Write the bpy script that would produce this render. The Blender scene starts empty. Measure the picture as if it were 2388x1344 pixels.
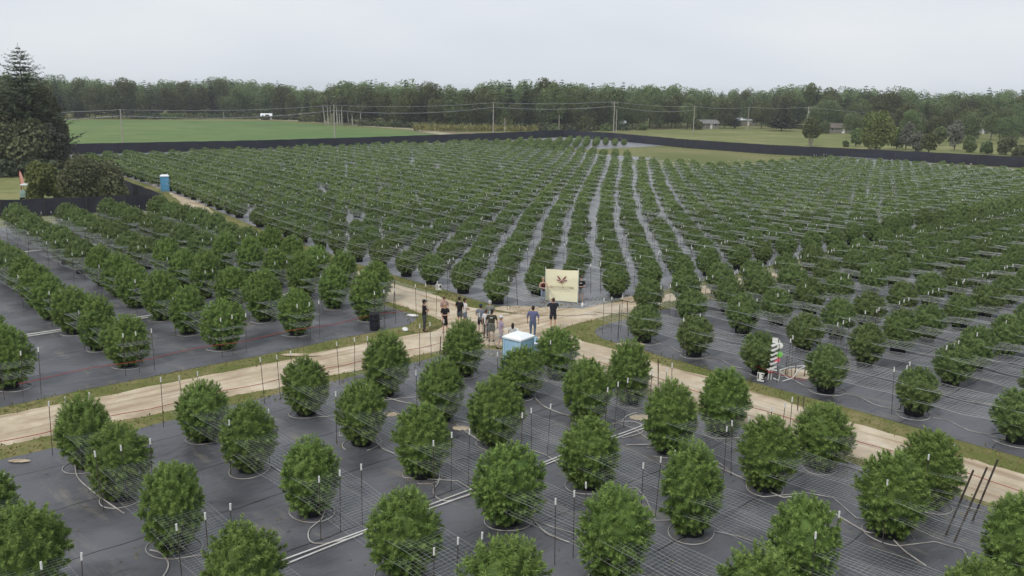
import bpy, bmesh, math, random
import numpy as np
from mathutils import Vector, Matrix
C = bpy.context.scene
COL = C.collection
R = math.radians
random.seed(7)
RNG = np.random.default_rng(7)

# ------------------------------------------------------------------ camera
FPX = 2050.0; CAMH = 13.5; PITCH = math.atan((672 - 216) / FPX); ROLL = R(-0.8); TH = R(-47.3)
cp, sp = math.cos(PITCH), math.sin(PITCH); cr, sr = math.cos(ROLL), math.sin(ROLL)
cam = bpy.data.cameras.new("camera"); camo = bpy.data.objects.new("camera", cam); COL.objects.link(camo)
cam.sensor_width = 36; cam.lens = FPX / 2388 * 36; cam.clip_start = 0.5; cam.clip_end = 12000
U0 = Vector((1, 0, 0)); V0 = Vector((0, sp, cp)); FW = Vector((0, cp, -sp))
RX = U0 * cr - V0 * sr; UPV = U0 * sr + V0 * cr
camo.matrix_world = Matrix(((RX.x, UPV.x, -FW.x, 0), (RX.y, UPV.y, -FW.y, 0), (RX.z, UPV.z, -FW.z, CAMH), (0, 0, 0, 1)))
C.camera = camo

# ------------------------------------------------------------------ sky, sun, exposure
SUN_EL, SUN_AZ = R(52), R(215)
w = bpy.data.worlds.new("World"); C.world = w; w.use_nodes = True
nt = w.node_tree; nt.nodes.clear()
sky = nt.nodes.new('ShaderNodeTexSky'); sky.sky_type = 'NISHITA'; sky.sun_disc = False
sky.sun_elevation = SUN_EL; sky.sun_rotation = SUN_AZ; sky.air_density = 1.0; sky.dust_density = 4.0
tc = nt.nodes.new('ShaderNodeTexCoord'); nz = nt.nodes.new('ShaderNodeTexNoise'); nz.inputs['Scale'].default_value = 2.2
nz.inputs['Detail'].default_value = 4
mp = nt.nodes.new('ShaderNodeMapping'); mp.inputs['Scale'].default_value = (1, 1, 4)
nt.links.new(tc.outputs['Generated'], mp.inputs['Vector']); nt.links.new(mp.outputs['Vector'], nz.inputs['Vector'])
ramp = nt.nodes.new('ShaderNodeValToRGB')
ramp.color_ramp.elements[0].position = 0.3; ramp.color_ramp.elements[0].color = (0.70, 0.755, 0.83, 1)
ramp.color_ramp.elements[1].position = 0.75; ramp.color_ramp.elements[1].color = (0.87, 0.895, 0.92, 1)
nt.links.new(nz.outputs['Fac'], ramp.inputs['Fac'])
scl = nt.nodes.new('ShaderNodeVectorMath'); scl.operation = 'SCALE'; scl.inputs['Scale'].default_value = 9.6
nt.links.new(ramp.outputs['Color'], scl.inputs[0])
mx = nt.nodes.new('ShaderNodeMix'); mx.data_type = 'RGBA'; mx.inputs['Factor'].default_value = 0.93
nt.links.new(sky.outputs['Color'], mx.inputs['A']); nt.links.new(scl.outputs['Vector'], mx.inputs['B'])
bg = nt.nodes.new('ShaderNodeBackground'); bg.inputs['Strength'].default_value = 0.1
nt.links.new(mx.outputs['Result'], bg.inputs['Color'])
wo = nt.nodes.new('ShaderNodeOutputWorld'); nt.links.new(bg.outputs['Background'], wo.inputs['Surface'])
sl = bpy.data.lights.new('sun', 'SUN'); sl.energy = 1.5; sl.angle = R(10); sl.color = (1, 0.96, 0.9)
so = bpy.data.objects.new('sun', sl); COL.objects.link(so)
# sun direction: azimuth measured clockwise from +Y
sd = Vector((math.sin(SUN_AZ) * math.cos(SUN_EL), math.cos(SUN_AZ) * math.cos(SUN_EL), math.sin(SUN_EL)))
so.rotation_euler = sd.to_track_quat('Z', 'Y').to_euler()
C.view_settings.view_transform = 'Standard'; C.view_settings.look = 'None'
C.view_settings.exposure = 0.10; C.view_settings.gamma = 1.0
C.render.engine = 'CYCLES'

# ------------------------------------------------------------------ coordinates
def G(px, py, z=0.0):
    a = (px - 1194) / FPX; b = (672 - py) / FPX
    u = a * cr + b * sr; v = -a * sr + b * cr
    dx, dy, dz = u, cp + v * sp, -sp + v * cp
    t = (z - CAMH) / dz
    return Vector((dx * t, dy * t, z))
def PX(x, y, z=0.0):
    z = z - CAMH; d = y * cp - z * sp
    if d < 0.1: return (-9999, -9999, d)
    v = (y * sp + z * cp) / d; u = x / d
    return 1194 + FPX * (u * cr - v * sr), 672 - FPX * (u * sr + v * cr), d
cT, sT = math.cos(TH), math.sin(TH)
def F(b, a, z=0.0):                      # field axes: b along the right-hand track, a along the other one
    return Vector((b * cT - a * sT, b * sT + a * cT, z))
def AB(x, y): return x * cT + y * sT, -x * sT + y * cT
DR = [(-400, 24), (-200, 18), (-118, 9.0), (-107, 7.7), (-77, 2.9), (-60, 1.0), (-38, 0.0), (50, 0.0)]
def cleared(b, a): return (-121 < b < -91 and a > 131 + 0.35 * max(0, b + 112)) or (-150 < b <= -121 and a > 147)
def drift(b): return float(np.interp(b, [p[0] for p in DR], [p[1] for p in DR]))

# ------------------------------------------------------------------ materials
def mat(name, col, rough=0.7, noise=None, bump=None, spec=0.3, col2=None, metal=0.0, coord='Object'):
    m = bpy.data.materials.new(name); m.use_nodes = True
    n = m.node_tree.nodes; l = m.node_tree.links
    p = n['Principled BSDF']; p.inputs['Roughness'].default_value = rough
    p.inputs['Specular IOR Level'].default_value = spec; p.inputs['Metallic'].default_value = metal
    p.inputs['Base Color'].default_value = (*col, 1)
    if noise or bump:
        t = n.new('ShaderNodeTexCoord')
    if noise:
        x = n.new('ShaderNodeTexNoise'); x.inputs['Scale'].default_value = noise; x.inputs['Detail'].default_value = 6
        l.new(t.outputs[coord], x.inputs['Vector'])
        r = n.new('ShaderNodeValToRGB'); c2 = col2 or tuple(c * 0.75 for c in col)
        r.color_ramp.elements[0].position = 0.35; r.color_ramp.elements[1].position = 0.65
        r.color_ramp.elements[0].color = (*c2, 1); r.color_ramp.elements[1].color = (*col, 1)
        l.new(x.outputs['Fac'], r.inputs['Fac']); l.new(r.outputs['Color'], p.inputs['Base Color'])
    if bump:
        y = n.new('ShaderNodeTexNoise'); y.inputs['Scale'].default_value = bump[0]; y.inputs['Detail'].default_value = 5
        l.new(t.outputs[coord], y.inputs['Vector'])
        b = n.new('ShaderNodeBump'); b.inputs['Strength'].default_value = bump[1]; b.inputs['Distance'].default_value = bump[2] if len(bump) > 2 else 0.05
        l.new(y.outputs['Fac'], b.inputs['Height']); l.new(b.outputs['Normal'], p.inputs['Normal'])
    return m
def leafmat(name, cols, trans=0.25, rough=0.6, hue=0.06):
    """cols: three leaf colours, chosen per leaf by its own tone; a little variation from plant to plant."""
    m = bpy.data.materials.new(name); m.use_nodes = True
    n = m.node_tree.nodes; l = m.node_tree.links; p = n['Principled BSDF']
    at = n.new('ShaderNodeAttribute'); at.attribute_name = 'tone'
    r = n.new('ShaderNodeValToRGB'); e = r.color_ramp.elements
    e[0].color = (*cols[0], 1); e[1].color = (*cols[2], 1); k = e.new(0.5); k.color = (*cols[1], 1)
    l.new(at.outputs['Fac'], r.inputs['Fac'])
    oi = n.new('ShaderNodeObjectInfo'); mr = n.new('ShaderNodeMapRange')
    mr.inputs['To Min'].default_value = 1 - hue * 3; mr.inputs['To Max'].default_value = 1 + hue * 3
    l.new(oi.outputs['Random'], mr.inputs['Value'])
    mr2 = n.new('ShaderNodeMapRange'); mr2.inputs['To Min'].default_value = 0.5 - hue * 0.25; mr2.inputs['To Max'].default_value = 0.5 + hue * 0.2
    l.new(oi.outputs['Random'], mr2.inputs['Value'])
    h = n.new('ShaderNodeHueSaturation'); l.new(r.outputs['Color'], h.inputs['Color']); l.new(mr.outputs['Result'], h.inputs['Value'])
    l.new(mr2.outputs['Result'], h.inputs['Hue'])
    p.inputs['Roughness'].default_value = rough; p.inputs['Specular IOR Level'].default_value = 0.25
    l.new(h.outputs['Color'], p.inputs['Base Color'])
    tr = n.new('ShaderNodeBsdfTranslucent'); l.new(h.outputs['Color'], tr.inputs['Color'])
    ms = n.new('ShaderNodeMixShader'); ms.inputs['Fac'].default_value = trans
    out = n['Material Output']
    l.new(p.outputs['BSDF'], ms.inputs[1]); l.new(tr.outputs['BSDF'], ms.inputs[2]); l.new(ms.outputs['Shader'], out.inputs['Surface'])
    return m

def grass_mat(name, c1, c2, c3, s1=0.06, s2=1.2):
    m = bpy.data.materials.new(name); m.use_nodes = True
    n = m.node_tree.nodes; l = m.node_tree.links; p = n['Principled BSDF']
    p.inputs['Roughness'].default_value = 0.95; p.inputs['Specular IOR Level'].default_value = 0.1
    t = n.new('ShaderNodeTexCoord')
    a = n.new('ShaderNodeTexNoise'); a.inputs['Scale'].default_value = s1; a.inputs['Detail'].default_value = 5
    b = n.new('ShaderNodeTexNoise'); b.inputs['Scale'].default_value = s2; b.inputs['Detail'].default_value = 7; b.inputs['Roughness'].default_value = 0.7
    for x in (a, b): l.new(t.outputs['Object'], x.inputs['Vector'])
    r = n.new('ShaderNodeValToRGB'); r.color_ramp.elements[0].position = 0.38; r.color_ramp.elements[1].position = 0.62
    r.color_ramp.elements[0].color = (*c1, 1); r.color_ramp.elements[1].color = (*c2, 1); l.new(a.outputs['Fac'], r.inputs['Fac'])
    q = n.new('ShaderNodeValToRGB'); q.color_ramp.elements[0].position = 0.4; q.color_ramp.elements[1].position = 0.66
    q.color_ramp.elements[0].color = (0, 0, 0, 1); q.color_ramp.elements[1].color = (1, 1, 1, 1); l.new(b.outputs['Fac'], q.inputs['Fac'])
    mxx = n.new('ShaderNodeMix'); mxx.data_type = 'RGBA'; l.new(q.outputs['Color'], mxx.inputs['Factor'])
    l.new(r.outputs['Color'], mxx.inputs['A']); mxx.inputs['B'].default_value = (*c3, 1)
    l.new(mxx.outputs['Result'], p.inputs['Base Color'])
    bp_ = n.new('ShaderNodeBump'); bp_.inputs['Strength'].default_value = 0.6; bp_.inputs['Distance'].default_value = 0.08
    l.new(b.outputs['Fac'], bp_.inputs['Height']); l.new(bp_.outputs['Normal'], p.inputs['Normal'])
    return m

def dirt_mat():
    m = bpy.data.materials.new('sandy_dirt'); m.use_nodes = True
    n = m.node_tree.nodes; l = m.node_tree.links; p = n['Principled BSDF']
    p.inputs['Roughness'].default_value = 0.95; p.inputs['Specular IOR Level'].default_value = 0.1
    t = n.new('ShaderNodeTexCoord')
    a = n.new('ShaderNodeTexNoise'); a.inputs['Scale'].default_value = 0.5; a.inputs['Detail'].default_value = 8; a.inputs['Roughness'].default_value = 0.65
    l.new(t.outputs['Object'], a.inputs['Vector'])
    r = n.new('ShaderNodeValToRGB'); e = r.color_ramp.elements
    e[0].position = 0.33; e[0].color = (0.37, 0.30, 0.21, 1); e[1].position = 0.62; e[1].color = (0.60, 0.52, 0.40, 1)
    k = e.new(0.5); k.color = (0.50, 0.415, 0.30, 1)
    l.new(a.outputs['Fac'], r.inputs['Fac'])
    # wheel ruts: stretched noise along the field axes, in both track directions
    outs = []
    for ang, sc in ((-TH, (0.12, 2.2, 1)), (-TH, (2.2, 0.12, 1))):
        mp1 = n.new('ShaderNodeMapping'); mp1.vector_type = 'TEXTURE'; mp1.inputs['Rotation'].default_value = (0, 0, TH)
        l.new(t.outputs['Object'], mp1.inputs['Vector'])
        mp2 = n.new('ShaderNodeMapping'); mp2.inputs['Scale'].default_value = sc; l.new(mp1.outputs['Vector'], mp2.inputs['Vector'])
        x = n.new('ShaderNodeTexNoise'); x.inputs['Scale'].default_value = 1.0; x.inputs['Detail'].default_value = 4
        l.new(mp2.outputs['Vector'], x.inputs['Vector']); outs.append(x)
    sx_ = n.new('ShaderNodeSeparateXYZ'); l.new(mp1.outputs['Vector'], sx_.inputs['Vector'])
    o1 = n.new('ShaderNodeMath'); o1.operation = 'ADD'; o1.inputs[1].default_value = 37.5; l.new(sx_.outputs['X'], o1.inputs[0])
    o2 = n.new('ShaderNodeMath'); o2.operation = 'ABSOLUTE'; l.new(o1.outputs[0], o2.inputs[0])
    o3 = n.new('ShaderNodeMapRange'); o3.inputs['From Min'].default_value = 3.0; o3.inputs['From Max'].default_value = 5.5; l.new(o2.outputs[0], o3.inputs['Value'])
    mn = n.new('ShaderNodeMix'); mn.data_type = 'FLOAT'; l.new(o3.outputs['Result'], mn.inputs['Factor']); l.new(outs[1].outputs['Fac'], mn.inputs['A']); l.new(outs[0].outputs['Fac'], mn.inputs['B'])
    q = n.new('ShaderNodeValToRGB'); q.color_ramp.elements[0].position = 0.34; q.color_ramp.elements[1].position = 0.5
    q.color_ramp.elements[0].color = (1, 1, 1, 1); q.color_ramp.elements[1].color = (0, 0, 0, 1); l.new(mn.outputs['Result'], q.inputs['Fac'])
    ml = n.new('ShaderNodeMath'); ml.operation = 'MULTIPLY'; ml.inputs[1].default_value = 0.75; l.new(q.outputs['Color'], ml.inputs[0])
    mxx = n.new('ShaderNodeMix'); mxx.data_type = 'RGBA'; l.new(ml.outputs[0], mxx.inputs['Factor'])
    l.new(r.outputs['Color'], mxx.inputs['A']); mxx.inputs['B'].default_value = (0.30, 0.22, 0.15, 1)
    l.new(mxx.outputs['Result'], p.inputs['Base Color'])
    bb = n.new('ShaderNodeBump'); bb.inputs['Strength'].default_value = 0.5; bb.inputs['Distance'].default_value = 0.06
    ad = n.new('ShaderNodeMath'); l.new(a.outputs['Fac'], ad.inputs[0]); l.new(mn.outputs['Result'], ad.inputs[1])
    l.new(ad.outputs[0], bb.inputs['Height']); l.new(bb.outputs['Normal'], p.inputs['Normal'])
    return m

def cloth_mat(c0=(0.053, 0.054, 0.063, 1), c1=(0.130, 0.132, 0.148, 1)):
    m = bpy.data.materials.new('woven_black_sheet'); m.use_nodes = True
    n = m.node_tree.nodes; l = m.node_tree.links; p = n['Principled BSDF']
    p.inputs['Roughness'].default_value = 0.45; p.inputs['Specular IOR Level'].default_value = 0.55
    t = n.new('ShaderNodeTexCoord')
    mp1 = n.new('ShaderNodeMapping'); mp1.vector_type = 'TEXTURE'; mp1.inputs['Rotation'].default_value = (0, 0, TH)
    l.new(t.outputs['Object'], mp1.inputs['Vector'])
    a = n.new('ShaderNodeTexNoise'); a.inputs['Scale'].default_value = 0.35; a.inputs['Detail'].default_value = 6
    l.new(t.outputs['Object'], a.inputs['Vector'])
    r = n.new('ShaderNodeValToRGB'); e = r.color_ramp.elements
    e[0].position = 0.3; e[0].color = c0; e[1].position = 0.68; e[1].color = c1
    l.new(a.outputs['Fac'], r.inputs['Fac'])
    # blown dust: thin streaks lying along the strips of cloth
    mp2 = n.new('ShaderNodeMapping'); mp2.inputs['Scale'].default_value = (0.22, 0.9, 1); l.new(mp1.outputs['Vector'], mp2.inputs['Vector'])
    d = n.new('ShaderNodeTexNoise'); d.inputs['Scale'].default_value = 1.0; d.inputs['Detail'].default_value = 9; d.inputs['Roughness'].default_value = 0.72
    l.new(mp2.outputs['Vector'], d.inputs['Vector'])
    q = n.new('ShaderNodeValToRGB'); q.color_ramp.elements[0].position = 0.55; q.color_ramp.elements[1].position = 0.74
    q.color_ramp.elements[0].color = (0, 0, 0, 1); q.color_ramp.elements[1].color = (0.75, 0.75, 0.75, 1); l.new(d.outputs['Fac'], q.inputs['Fac'])
    mxx = n.new('ShaderNodeMix'); mxx.data_type = 'RGBA'; l.new(q.outputs['Color'], mxx.inputs['Factor'])
    l.new(r.outputs['Color'], mxx.inputs['A']); mxx.inputs['B'].default_value = (0.26, 0.23, 0.19, 1)
    # seams where strips overlap, every 3.6 m across a
    sx = n.new('ShaderNodeSeparateXYZ'); l.new(mp1.outputs['Vector'], sx.inputs['Vector'])
    nn = n.new('ShaderNodeTexNoise'); nn.inputs['Scale'].default_value = 0.5; l.new(mp1.outputs['Vector'], nn.inputs['Vector'])
    ns = n.new('ShaderNodeMath'); ns.operation = 'MULTIPLY_ADD'; ns.inputs[1].default_value = 0.35; l.new(nn.outputs['Fac'], ns.inputs[0]); l.new(sx.outputs['X'], ns.inputs[2])
    dv = n.new('ShaderNodeMath'); dv.operation = 'DIVIDE'; dv.inputs[1].default_value = 3.65; l.new(ns.outputs[0], dv.inputs[0])
    fr = n.new('ShaderNodeMath'); fr.operation = 'FRACT'; l.new(dv.outputs[0], fr.inputs[0])
    ls = n.new('ShaderNodeMath'); ls.operation = 'LESS_THAN'; ls.inputs[1].default_value = 0.014; l.new(fr.outputs[0], ls.inputs[0])
    m2 = n.new('ShaderNodeMix'); m2.data_type = 'RGBA'; l.new(ls.outputs[0], m2.inputs['Factor'])
    l.new(mxx.outputs['Result'], m2.inputs['A']); m2.inputs['B'].default_value = (0.012, 0.012, 0.016, 1)
    l.new(m2.outputs['Result'], p.inputs['Base Color'])
    # wrinkles
    mp3 = n.new('ShaderNodeMapping'); mp3.inputs['Scale'].default_value = (1.6, 0.5, 1); l.new(mp1.outputs['Vector'], mp3.inputs['Vector'])
    wv = n.new('ShaderNodeTexNoise'); wv.inputs['Scale'].default_value = 1.1; wv.inputs['Detail'].default_value = 5; wv.inputs['Distortion'].default_value = 0.8
    l.new(mp3.outputs['Vector'], wv.inputs['Vector'])
    ad = n.new('ShaderNodeMath'); ad.operation = 'ADD'; l.new(wv.outputs['Fac'], ad.inputs[0]); l.new(fr.outputs[0], ad.inputs[1])
    rr = n.new('ShaderNodeMapRange'); rr.inputs['From Min'].default_value = 0.3; rr.inputs['From Max'].default_value = 0.7; rr.inputs['To Min'].default_value = 0.3; rr.inputs['To Max'].default_value = 0.65
    l.new(a.outputs['Fac'], rr.inputs['Value']); l.new(rr.outputs['Result'], p.inputs['Roughness'])
    bb = n.new('ShaderNodeBump'); bb.inputs['Strength'].default_value = 0.9; bb.inputs['Distance'].default_value = 0.12
    l.new(wv.outputs['Fac'], bb.inputs['Height']); l.new(bb.outputs['Normal'], p.inputs['Normal'])
    return m

M = {}
M['cloth'] = cloth_mat(); M['cloth_far_sheen'] = cloth_mat((0.13, 0.135, 0.15, 1), (0.25, 0.255, 0.275, 1)); M['dirt'] = dirt_mat()  # far cloth: paler copy, grazing sky reflection put into its base colour
M['ground'] = grass_mat('rough_grass', (0.14, 0.16, 0.06), (0.25, 0.23, 0.11), (0.13, 0.15, 0.05), 0.04, 1.1)
M['verge'] = grass_mat('verge_grass', (0.135, 0.15, 0.045), (0.26, 0.215, 0.11), (0.12, 0.14, 0.04), 0.35, 2.0)
M['crop'] = grass_mat('crop_green', (0.11, 0.19, 0.065), (0.175, 0.225, 0.085), (0.10, 0.165, 0.055), 0.012, 0.08)
M['lawn'] = grass_mat('lawn_grass', (0.16, 0.18, 0.065), (0.27, 0.26, 0.12), (0.14, 0.165, 0.055), 0.03, 0.15)
M['gold'] = grass_mat('goldenrod', (0.22, 0.22, 0.07), (0.27, 0.26, 0.09), (0.15, 0.17, 0.06), 0.2, 1.5)
M['leaf'] = leafmat('hemp_leaf', [(0.085, 0.142, 0.036), (0.170, 0.262, 0.060), (0.300, 0.405, 0.115)], 0.3, hue=0.025)
M['leaf2'] = leafmat('hemp_leaf_dull', [(0.090, 0.145, 0.046), (0.165, 0.235, 0.074), (0.260, 0.335, 0.120)], 0.3, hue=0.03)
M['stem'] = mat('green_brown_stem', (0.12, 0.11, 0.05), 0.8)
M['bark'] = mat('bark', (0.11, 0.095, 0.08), 0.9, noise=3.0)
M['birch'] = mat('pale_bark', (0.55, 0.53, 0.48), 0.8, noise=2.0, col2=(0.35, 0.33, 0.3))
M['pot'] = mat('black_fabric_pot', (0.014, 0.014, 0.018), 0.85, noise=6, bump=(30, 0.3, 0.01))
M['soil'] = mat('soil', (0.06, 0.045, 0.03), 0.95, noise=10)
M['post'] = mat('dark_green_steel', (0.06, 0.065, 0.06), 0.6, noise=8, col2=(0.08, 0.05, 0.035))
M['white'] = mat('white_plastic', (0.78, 0.78, 0.76), 0.45, noise=3, col2=(0.68, 0.68, 0.65))
M['hose'] = mat('white_hose', (0.55, 0.53, 0.50), 0.5, noise=1.3, col2=(0.26, 0.24, 0.22))
M['net'] = mat('white_twine', (0.66, 0.69, 0.68), 0.8)
M['red'] = mat('red_twine', (0.40, 0.045, 0.04), 0.7)
M['pvc'] = mat('pvc_pipe', (0.76, 0.76, 0.74), 0.4, noise=1.5, col2=(0.6, 0.58, 0.54))
M['fence'] = mat('black_windscreen', (0.024, 0.026, 0.038), 0.75, noise=0.4, bump=(1.2, 0.5, 0.1), spec=0.2, col2=(0.036, 0.038, 0.050))
M['galv'] = mat('galvanised_steel', (0.33, 0.34, 0.35), 0.45, metal=0.4)
M['wood'] = mat('weathered_pole_wood', (0.42, 0.39, 0.34), 0.85, noise=2, col2=(0.32, 0.29, 0.25))
M['blue'] = mat('blue_plastic', (0.13, 0.38, 0.60), 0.45, noise=1.5, col2=(0.11, 0.33, 0.54))
M['lblue'] = mat('pale_blue_plastic', (0.42, 0.62, 0.76), 0.45, noise=1.5, col2=(0.36, 0.56, 0.72))
M['roofw'] = mat('white_translucent_roof', (0.86, 0.88, 0.90), 0.35, noise=2, col2=(0.80, 0.84, 0.88))
M['black'] = mat('black_paint', (0.012, 0.012, 0.014), 0.5)
M['barrel'] = mat('black_plastic', (0.02, 0.022, 0.032), 0.4, noise=2)
M['banner'] = mat('cream_vinyl', (0.88, 0.85, 0.62), 0.55, noise=1.4, bump=(2.2, 0.5, 0.05), col2=(0.86, 0.81, 0.56))
M['maroon'] = mat('maroon_print', (0.20, 0.012, 0.03), 0.6)
M['tan'] = mat('tan_print', (0.42, 0.37, 0.27), 0.5)
M['wall_w'] = mat('white_siding', (0.72, 0.72, 0.70), 0.6, noise=0.5, col2=(0.62, 0.62, 0.60))
M['wall_b'] = mat('tan_siding', (0.24, 0.22, 0.18), 0.7, noise=0.5)
M['roof_g'] = mat('grey_shingles', (0.22, 0.215, 0.21), 0.85, noise=1.5)
M['roof_b'] = mat('brown_shingles', (0.17, 0.145, 0.12), 0.85, noise=1.5)
M['glass'] = mat('dark_glass', (0.03, 0.035, 0.04), 0.1, spec=0.5)
M['flag'] = mat('pink_flag_cloth', (0.72, 0.36, 0.32), 0.6)
M['lime'] = mat('lime_plastic', (0.18, 0.55, 0.08), 0.4)
M['pink'] = mat('pink_plastic', (0.72, 0.16, 0.22), 0.4)

# ------------------------------------------------------------------ object helpers
def tag(o, label=None, cat=None, group=None, kind=None):
    if label: o['label'] = label
    if cat: o['category'] = cat
    if group: o['group'] = group
    if kind: o['kind'] = kind
    return o
def empty(name, loc, rz=0.0):
    o = bpy.data.objects.new(name, None); o.empty_display_size = 0.2; COL.objects.link(o)
    o.location = loc; o.rotation_euler = (0, 0, rz); return o
def link(name, me, parent=None, m=None):
    if m is not None: me.materials.append(m)
    o = bpy.data.objects.new(name, me); COL.objects.link(o)
    if parent: o.parent = parent
    return o
def np_mesh(name, V, Fq, tone=None, smooth=False):
    """V (n,3), Fq (m,k) same-size faces"""
    me = bpy.data.meshes.new(name); V = np.asarray(V, np.float32); Fq = np.asarray(Fq, np.int32)
    me.vertices.add(len(V)); me.vertices.foreach_set('co', V.ravel())
    k = Fq.shape[1]; me.loops.add(Fq.size); me.loops.foreach_set('vertex_index', Fq.ravel())
    me.polygons.add(len(Fq)); me.polygons.foreach_set('loop_start', np.arange(0, Fq.size, k, dtype=np.int32))
    if tone is not None:
        at = me.attributes.new('tone', 'FLOAT', 'FACE'); at.data.foreach_set('value', np.asarray(tone, np.float32))
    me.update(calc_edges=True)
    if smooth: me.polygons.foreach_set('use_smooth', np.ones(len(Fq), bool))
    me.validate(); return me
class MB:
    def __init__(s): s.v = []; s.f = []; s.mi = []; s.cur = 0
    def _a(s, vs, fs):
        o = len(s.v); s.v += [tuple(v) for v in vs]; s.f += [tuple(i + o for i in f) for f in fs]; s.mi += [s.cur] * len(fs)
    def box(s, c, d, rz=0.0, T=None):
        c = Vector(c); x, y, z = d[0] / 2, d[1] / 2, d[2] / 2
        vs = []
        for i in (-1, 1):
            for j in (-1, 1):
                for k in (-1, 1):
                    p = Vector((i * x, j * y, k * z)); 
                    if rz: p = Matrix.Rotation(rz, 3, 'Z') @ p
                    if T: p = T @ p
                    vs.append(p + c)
        s._a(vs, [(0, 1, 3, 2), (4, 6, 7, 5), (0, 4, 5, 1), (2, 3, 7, 6), (0, 2, 6, 4), (1, 5, 7, 3)])
    def tube(s, pts, r, n=6, closed=False, caps=True):
        pts = [Vector(p) for p in pts]; m = len(pts)
        rs = r if isinstance(r, (list, tuple)) else [r] * m
        rings = []
        for i in range(m):
            a = pts[(i - 1) % m] if (closed or i > 0) else pts[i]; b = pts[(i + 1) % m] if (closed or i < m - 1) else pts[i]
            t = (b - a); t = t.normalized() if t.length > 1e-9 else Vector((0, 0, 1))
            up = Vector((0, 0, 1)) if abs(t.z) < 0.95 else Vector((1, 0, 0))
            e1 = t.cross(up).normalized(); e2 = e1.cross(t)
            rings.append([pts[i] + (e1 * math.cos(2 * math.pi * k / n) + e2 * math.sin(2 * math.pi * k / n)) * rs[i] for k in range(n)])
        vs = [p for rg in rings for p in rg]; fs = []
        for i in range(m if closed else m - 1):
            j = (i + 1) % m
            for k in range(n):
                k2 = (k + 1) % n; fs.append((i * n + k, i * n + k2, j * n + k2, j * n + k))
        if caps and not closed:
            fs.append(tuple(range(n))[::-1]); fs.append(tuple((m - 1) * n + k for k in range(n)))
        s._a(vs, fs)
    def lathe(s, prof, n=16, c=(0, 0, 0), sx=1.0, sy=1.0):
        vs = []; fs = []
        for r, z in prof:
            for k in range(n):
                a = 2 * math.pi * k / n; vs.append((c[0] + r * math.cos(a) * sx, c[1] + r * math.sin(a) * sy, c[2] + z))
        for i in range(len(prof) - 1):
            for k in range(n):
                k2 = (k + 1) % n; fs.append((i * n + k, i * n + k2, (i + 1) * n + k2, (i + 1) * n + k))
        fs.append(tuple(range(n))[::-1]); fs.append(tuple((len(prof) - 1) * n + k for k in range(n)))
        s._a(vs, fs)
    def poly(s, pts): s._a(pts, [tuple(range(len(pts)))])
    def prism(s, pts2, z0, z1, T=None):
        n = len(pts2); vs = [Vector((x, y, z0)) for x, y in pts2] + [Vector((x, y, z1)) for x, y in pts2]
        if T: vs = [T @ v for v in vs]
        s._a(vs, [tuple(range(n))[::-1], tuple(range(n, 2 * n))] + [(i, (i + 1) % n, n + (i + 1) % n, n + i) for i in range(n)])
    def mesh(s, name, mats, smooth=False):
        me = bpy.data.meshes.new(name); me.from_pydata(s.v, [], s.f)
        for m in (mats if isinstance(mats, (list, tuple)) else [mats]): me.materials.append(m)
        if any(s.mi): me.polygons.foreach_set('material_index', s.mi)
        if smooth: me.polygons.foreach_set('use_smooth', [True] * len(s.f))
        me.update(); return me
    def build(s, name, mats, parent=None, smooth=False):
        return link(name, s.mesh(name, mats, smooth), parent)

# ------------------------------------------------------------------ ground, tracks, sheets
def vnoise(x, y, seed=0):
    """cheap smooth 2-D noise in -1..1"""
    v = 0; 
    for k, (fx, fy, ph, am) in enumerate([(0.31, 0.23, 1.3, .5), (-0.47, 0.61, 2.1, .35), (1.13, -0.87, 0.4, .3), (1.9, 2.3, 4.1, .22), (-3.7, 3.1, 5.2, .14), (5.9, 5.1, 1.2, .10), (-9.1, 8.3, .7, .06)]):
        v = v + am * np.sin(fx * x + fy * y + ph + seed * 1.7 + 1.5 * np.sin(0.37 * fy * x - 0.41 * fx * y + seed))
    return v
def contour_sheet(name, sdf, b0, b1, a0, a1, step, z, m, relief=0.0):
    """mesh of the area where sdf(b,a) < 0, its border clipped to the zero line"""
    nb = int((b1 - b0) / step) + 1; na = int((a1 - a0) / step) + 1
    bs = np.linspace(b0, b1, nb); as_ = np.linspace(a0, a1, na)
    B, A = np.meshgrid(bs, as_, indexing='ij'); S = sdf(B, A)
    vid = {}; V = []; Fc = []
    def vert(k, b, a):
        if k not in vid:
            p = F(b, a, z); p.z += relief * float(vnoise(b * 1.3, a * 1.3, 3)) if relief else 0
            vid[k] = len(V); V.append(tuple(p))
        return vid[k]
    inside = S < 0
    for i in range(nb - 1):
        for j in range(na - 1):
            c = ((i, j), (i + 1, j), (i + 1, j + 1), (i, j + 1))
            ins = [inside[p] for p in c]
            if not any(ins): continue
            poly = []
            for q in range(4):
                p0 = c[q]; p1 = c[(q + 1) % 4]
                if ins[q]: poly.append(vert(p0, bs[p0[0]], as_[p0[1]]))
                if ins[q] != ins[(q + 1) % 4]:
                    k = (min(p0, p1), max(p0, p1)); s0 = S[k[0]]; s1 = S[k[1]]; t = s0 / (s0 - s1)
                    poly.append(vert(k, bs[k[0][0]] + (bs[k[1][0]] - bs[k[0][0]]) * t, as_[k[0][1]] + (as_[k[1][1]] - as_[k[0][1]]) * t))
            if len(poly) > 2: Fc.append(tuple(poly))
    me = bpy.data.meshes.new(name); me.from_pydata(V, [], Fc); me.materials.append(m)
    me.polygons.foreach_set('use_smooth', [True] * len(Fc)); me.update()
    return tag(link(name, me), kind='structure')

mb = MB(); S_ = 5200
mb.poly([(-S_, -400, 0), (S_, -400, 0), (S_, 7000, 0), (-S_, 7000, 0)])
tag(mb.build('ground', M['ground']), kind='structure')

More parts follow.
